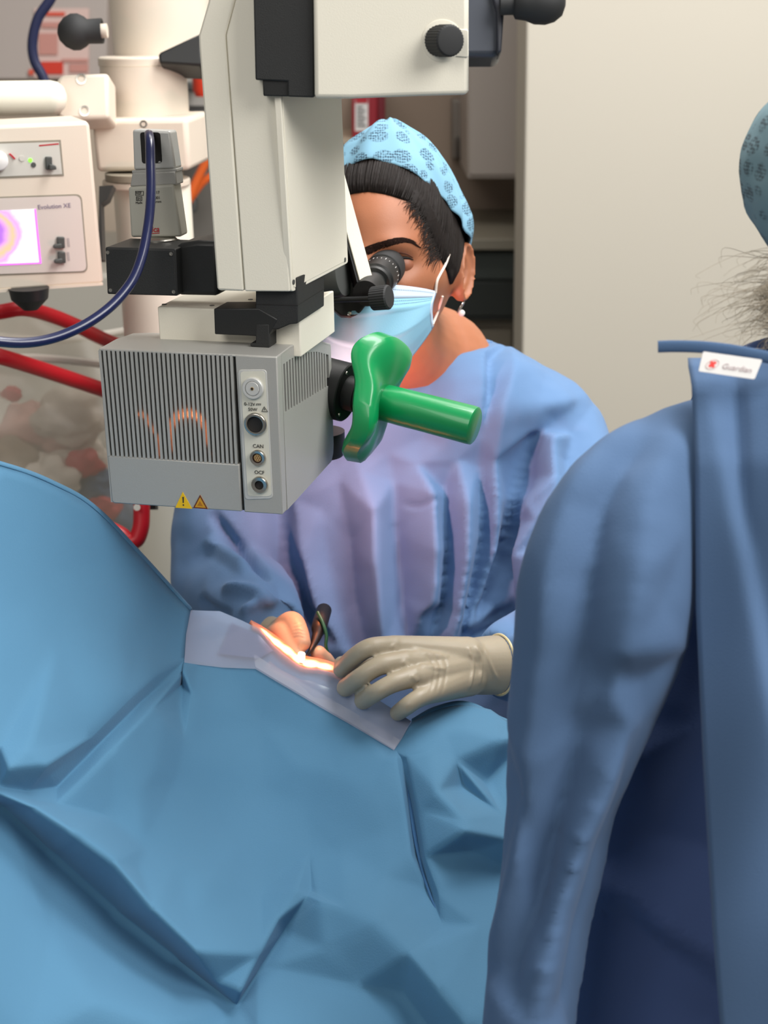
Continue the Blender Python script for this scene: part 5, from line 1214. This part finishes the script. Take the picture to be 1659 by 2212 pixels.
# collar tie and label
cp = [at(x, y, d) for x, y, d in ((1421, 749, 0.965), (1460, 748, 0.963), (1520, 750, 0.96), (1580, 757, 0.958), (1640, 768, 0.956), (1720, 784, 0.956), (1840, 806, 0.962))]
MB().tube(spline(cp, 5), [(0.0016, 0.0040)] * 31, 14).build('collar_tie', M['gown2'], AS, bevel=0)
lp = Plane(at(1575, 790, 0.950), -FW)
lab = MB().pp(lp, rrect([(1519, 759), (1647, 777), (1630, 819.5), (1509, 802)], 4), 0.0, -0.0008).build('size_label', M['white'], AS)
cr_ = MB()
def rot(cx, cy, pts, a): return [(cx + x * math.cos(a) - y * math.sin(a), cy + x * math.sin(a) + y * math.cos(a)) for x, y in pts]
cr_.pp(lp, rot(1539, 787, [(-9, -3), (9, -3), (9, 3), (-9, 3)], -0.55), 0.0003, 0.0); cr_.pp(lp, rot(1539, 787, [(-3, -7), (3, -7), (3, 7), (-3, 7)], -0.35), 0.0004, 0.0)
cr_.build('red_cross', mat('label_red', (240, 70, 64), 0.6), lab)
ring_ = MB()
oc = [(1539 + 14 * math.cos(a), 787 + 9.5 * math.sin(a) - 4 * math.cos(a)) for a in np.linspace(0, 2 * math.pi, 33)]
ring_.tube([lp.p(x, y, 0.0002) for x, y in oc], 0.00022, 6, caps=False); ring_.build('ring_print', mat('label_ring', (214, 186, 182), 0.6), lab)
text_mesh('Guardian', 0.0052, lp.p(1558, 796, 0.0003), lp.p(1620, 806) - lp.p(1558, 796.5), UP, mat('label_print', (176, 158, 160), 0.6), lab, shear=0.3)
# neck, head, cap, hair
HB = at(1885, 478, 1.035)
mb = MB(); mb.ball(HB, (0.069, 0.084, 0.092), 36, 28)
mb.tube(spline([HB + np.array([0, 0, -0.05]), at(1880, 700, 1.07), at(1850, 840, 1.12)], 5), [0.046, 0.046, 0.046, 0.046, 0.047, 0.048, 0.05, 0.053, 0.057, 0.062, 0.068], 24)
ab = remesh(mb, 0.003, 4); ab.shade_smooth(); link('body', ab, M['skin2'], AS)
grey = mat('grey_brown_hair', (160, 148, 128), 0.5, var=0.2, vscale=60)
me = lumpy(at(1868, 590, 1.045), (0.060, 0.078, 0.060), 5, 0.05, 3.0, 44); me.shade_smooth(); link('hair_nape', me, grey, AS)
me = lumpy(np.zeros(3), (1, 1, 1), 5, 0.03, 3.0, 31); co = get_co(me)
co = co * np.array([0.083, 0.100, 0.078])
set_co(me, co + at(1864, 372, 1.035)); me.shade_smooth()
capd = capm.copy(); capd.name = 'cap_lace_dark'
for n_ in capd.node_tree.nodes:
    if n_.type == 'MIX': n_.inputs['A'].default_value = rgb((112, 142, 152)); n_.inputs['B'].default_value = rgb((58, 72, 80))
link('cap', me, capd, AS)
m_ = MB(); rnd = random.Random(11)
for k in range(150):
    ry_ = rnd.uniform(560, 735); y1 = ry_ + rnd.uniform(-20, 60); x1 = rnd.uniform(1590, 1670) if rnd.random() < 0.8 else rnd.uniform(1490, 1600)
    d0 = rnd.uniform(1.0, 1.06); mid = ((1730 + x1) / 2, (ry_ + y1) / 2 - rnd.uniform(0, 50))
    y1 = min(y1, 748)
    pts = spline([at(1760, ry_ - 10, d0), at(mid[0], mid[1], d0 - 0.01), at(x1, y1 - rnd.uniform(0, 20), d0 - 0.015), at(x1 - rnd.uniform(-10, 30), y1 + rnd.uniform(0, 20), d0 - 0.015)], 5)
    m_.tube(pts, [0.00022 * (1 - 0.6 * i / len(pts)) for i in range(len(pts))], 4)
for k in range(260):                # the denser mass of the bun
    a = rnd.uniform(-1.9, 1.9); rr = rnd.uniform(0.5, 1.0); cx, cy = 1690, 668
    p0 = (cx + 60 * rr, cy + rnd.uniform(-70, 70)); p1 = (cx - 70 * rr * math.cos(a), cy + 78 * rr * math.sin(a)); d0 = rnd.uniform(1.01, 1.07)
    m_.tube([at(*p0, d0), at((p0[0] + p1[0]) / 2 - 10, (p0[1] + p1[1]) / 2 + rnd.uniform(-15, 15), d0 - 0.01), at(*p1, d0 - 0.012)], [0.00026, 0.00026, 0.00014], 4)
m_.build('hair', grey, AS, smooth=180)
MB().pp(Plane(at(1640, 740, 1.06), -FW), [(1600, 760), (1625, 738), (1660, 727), (1800, 715), (1800, 800), (1600, 800)], 0, -0.05).build('undershirt_collar', M['scrubs'], AS, bevel=0.006)
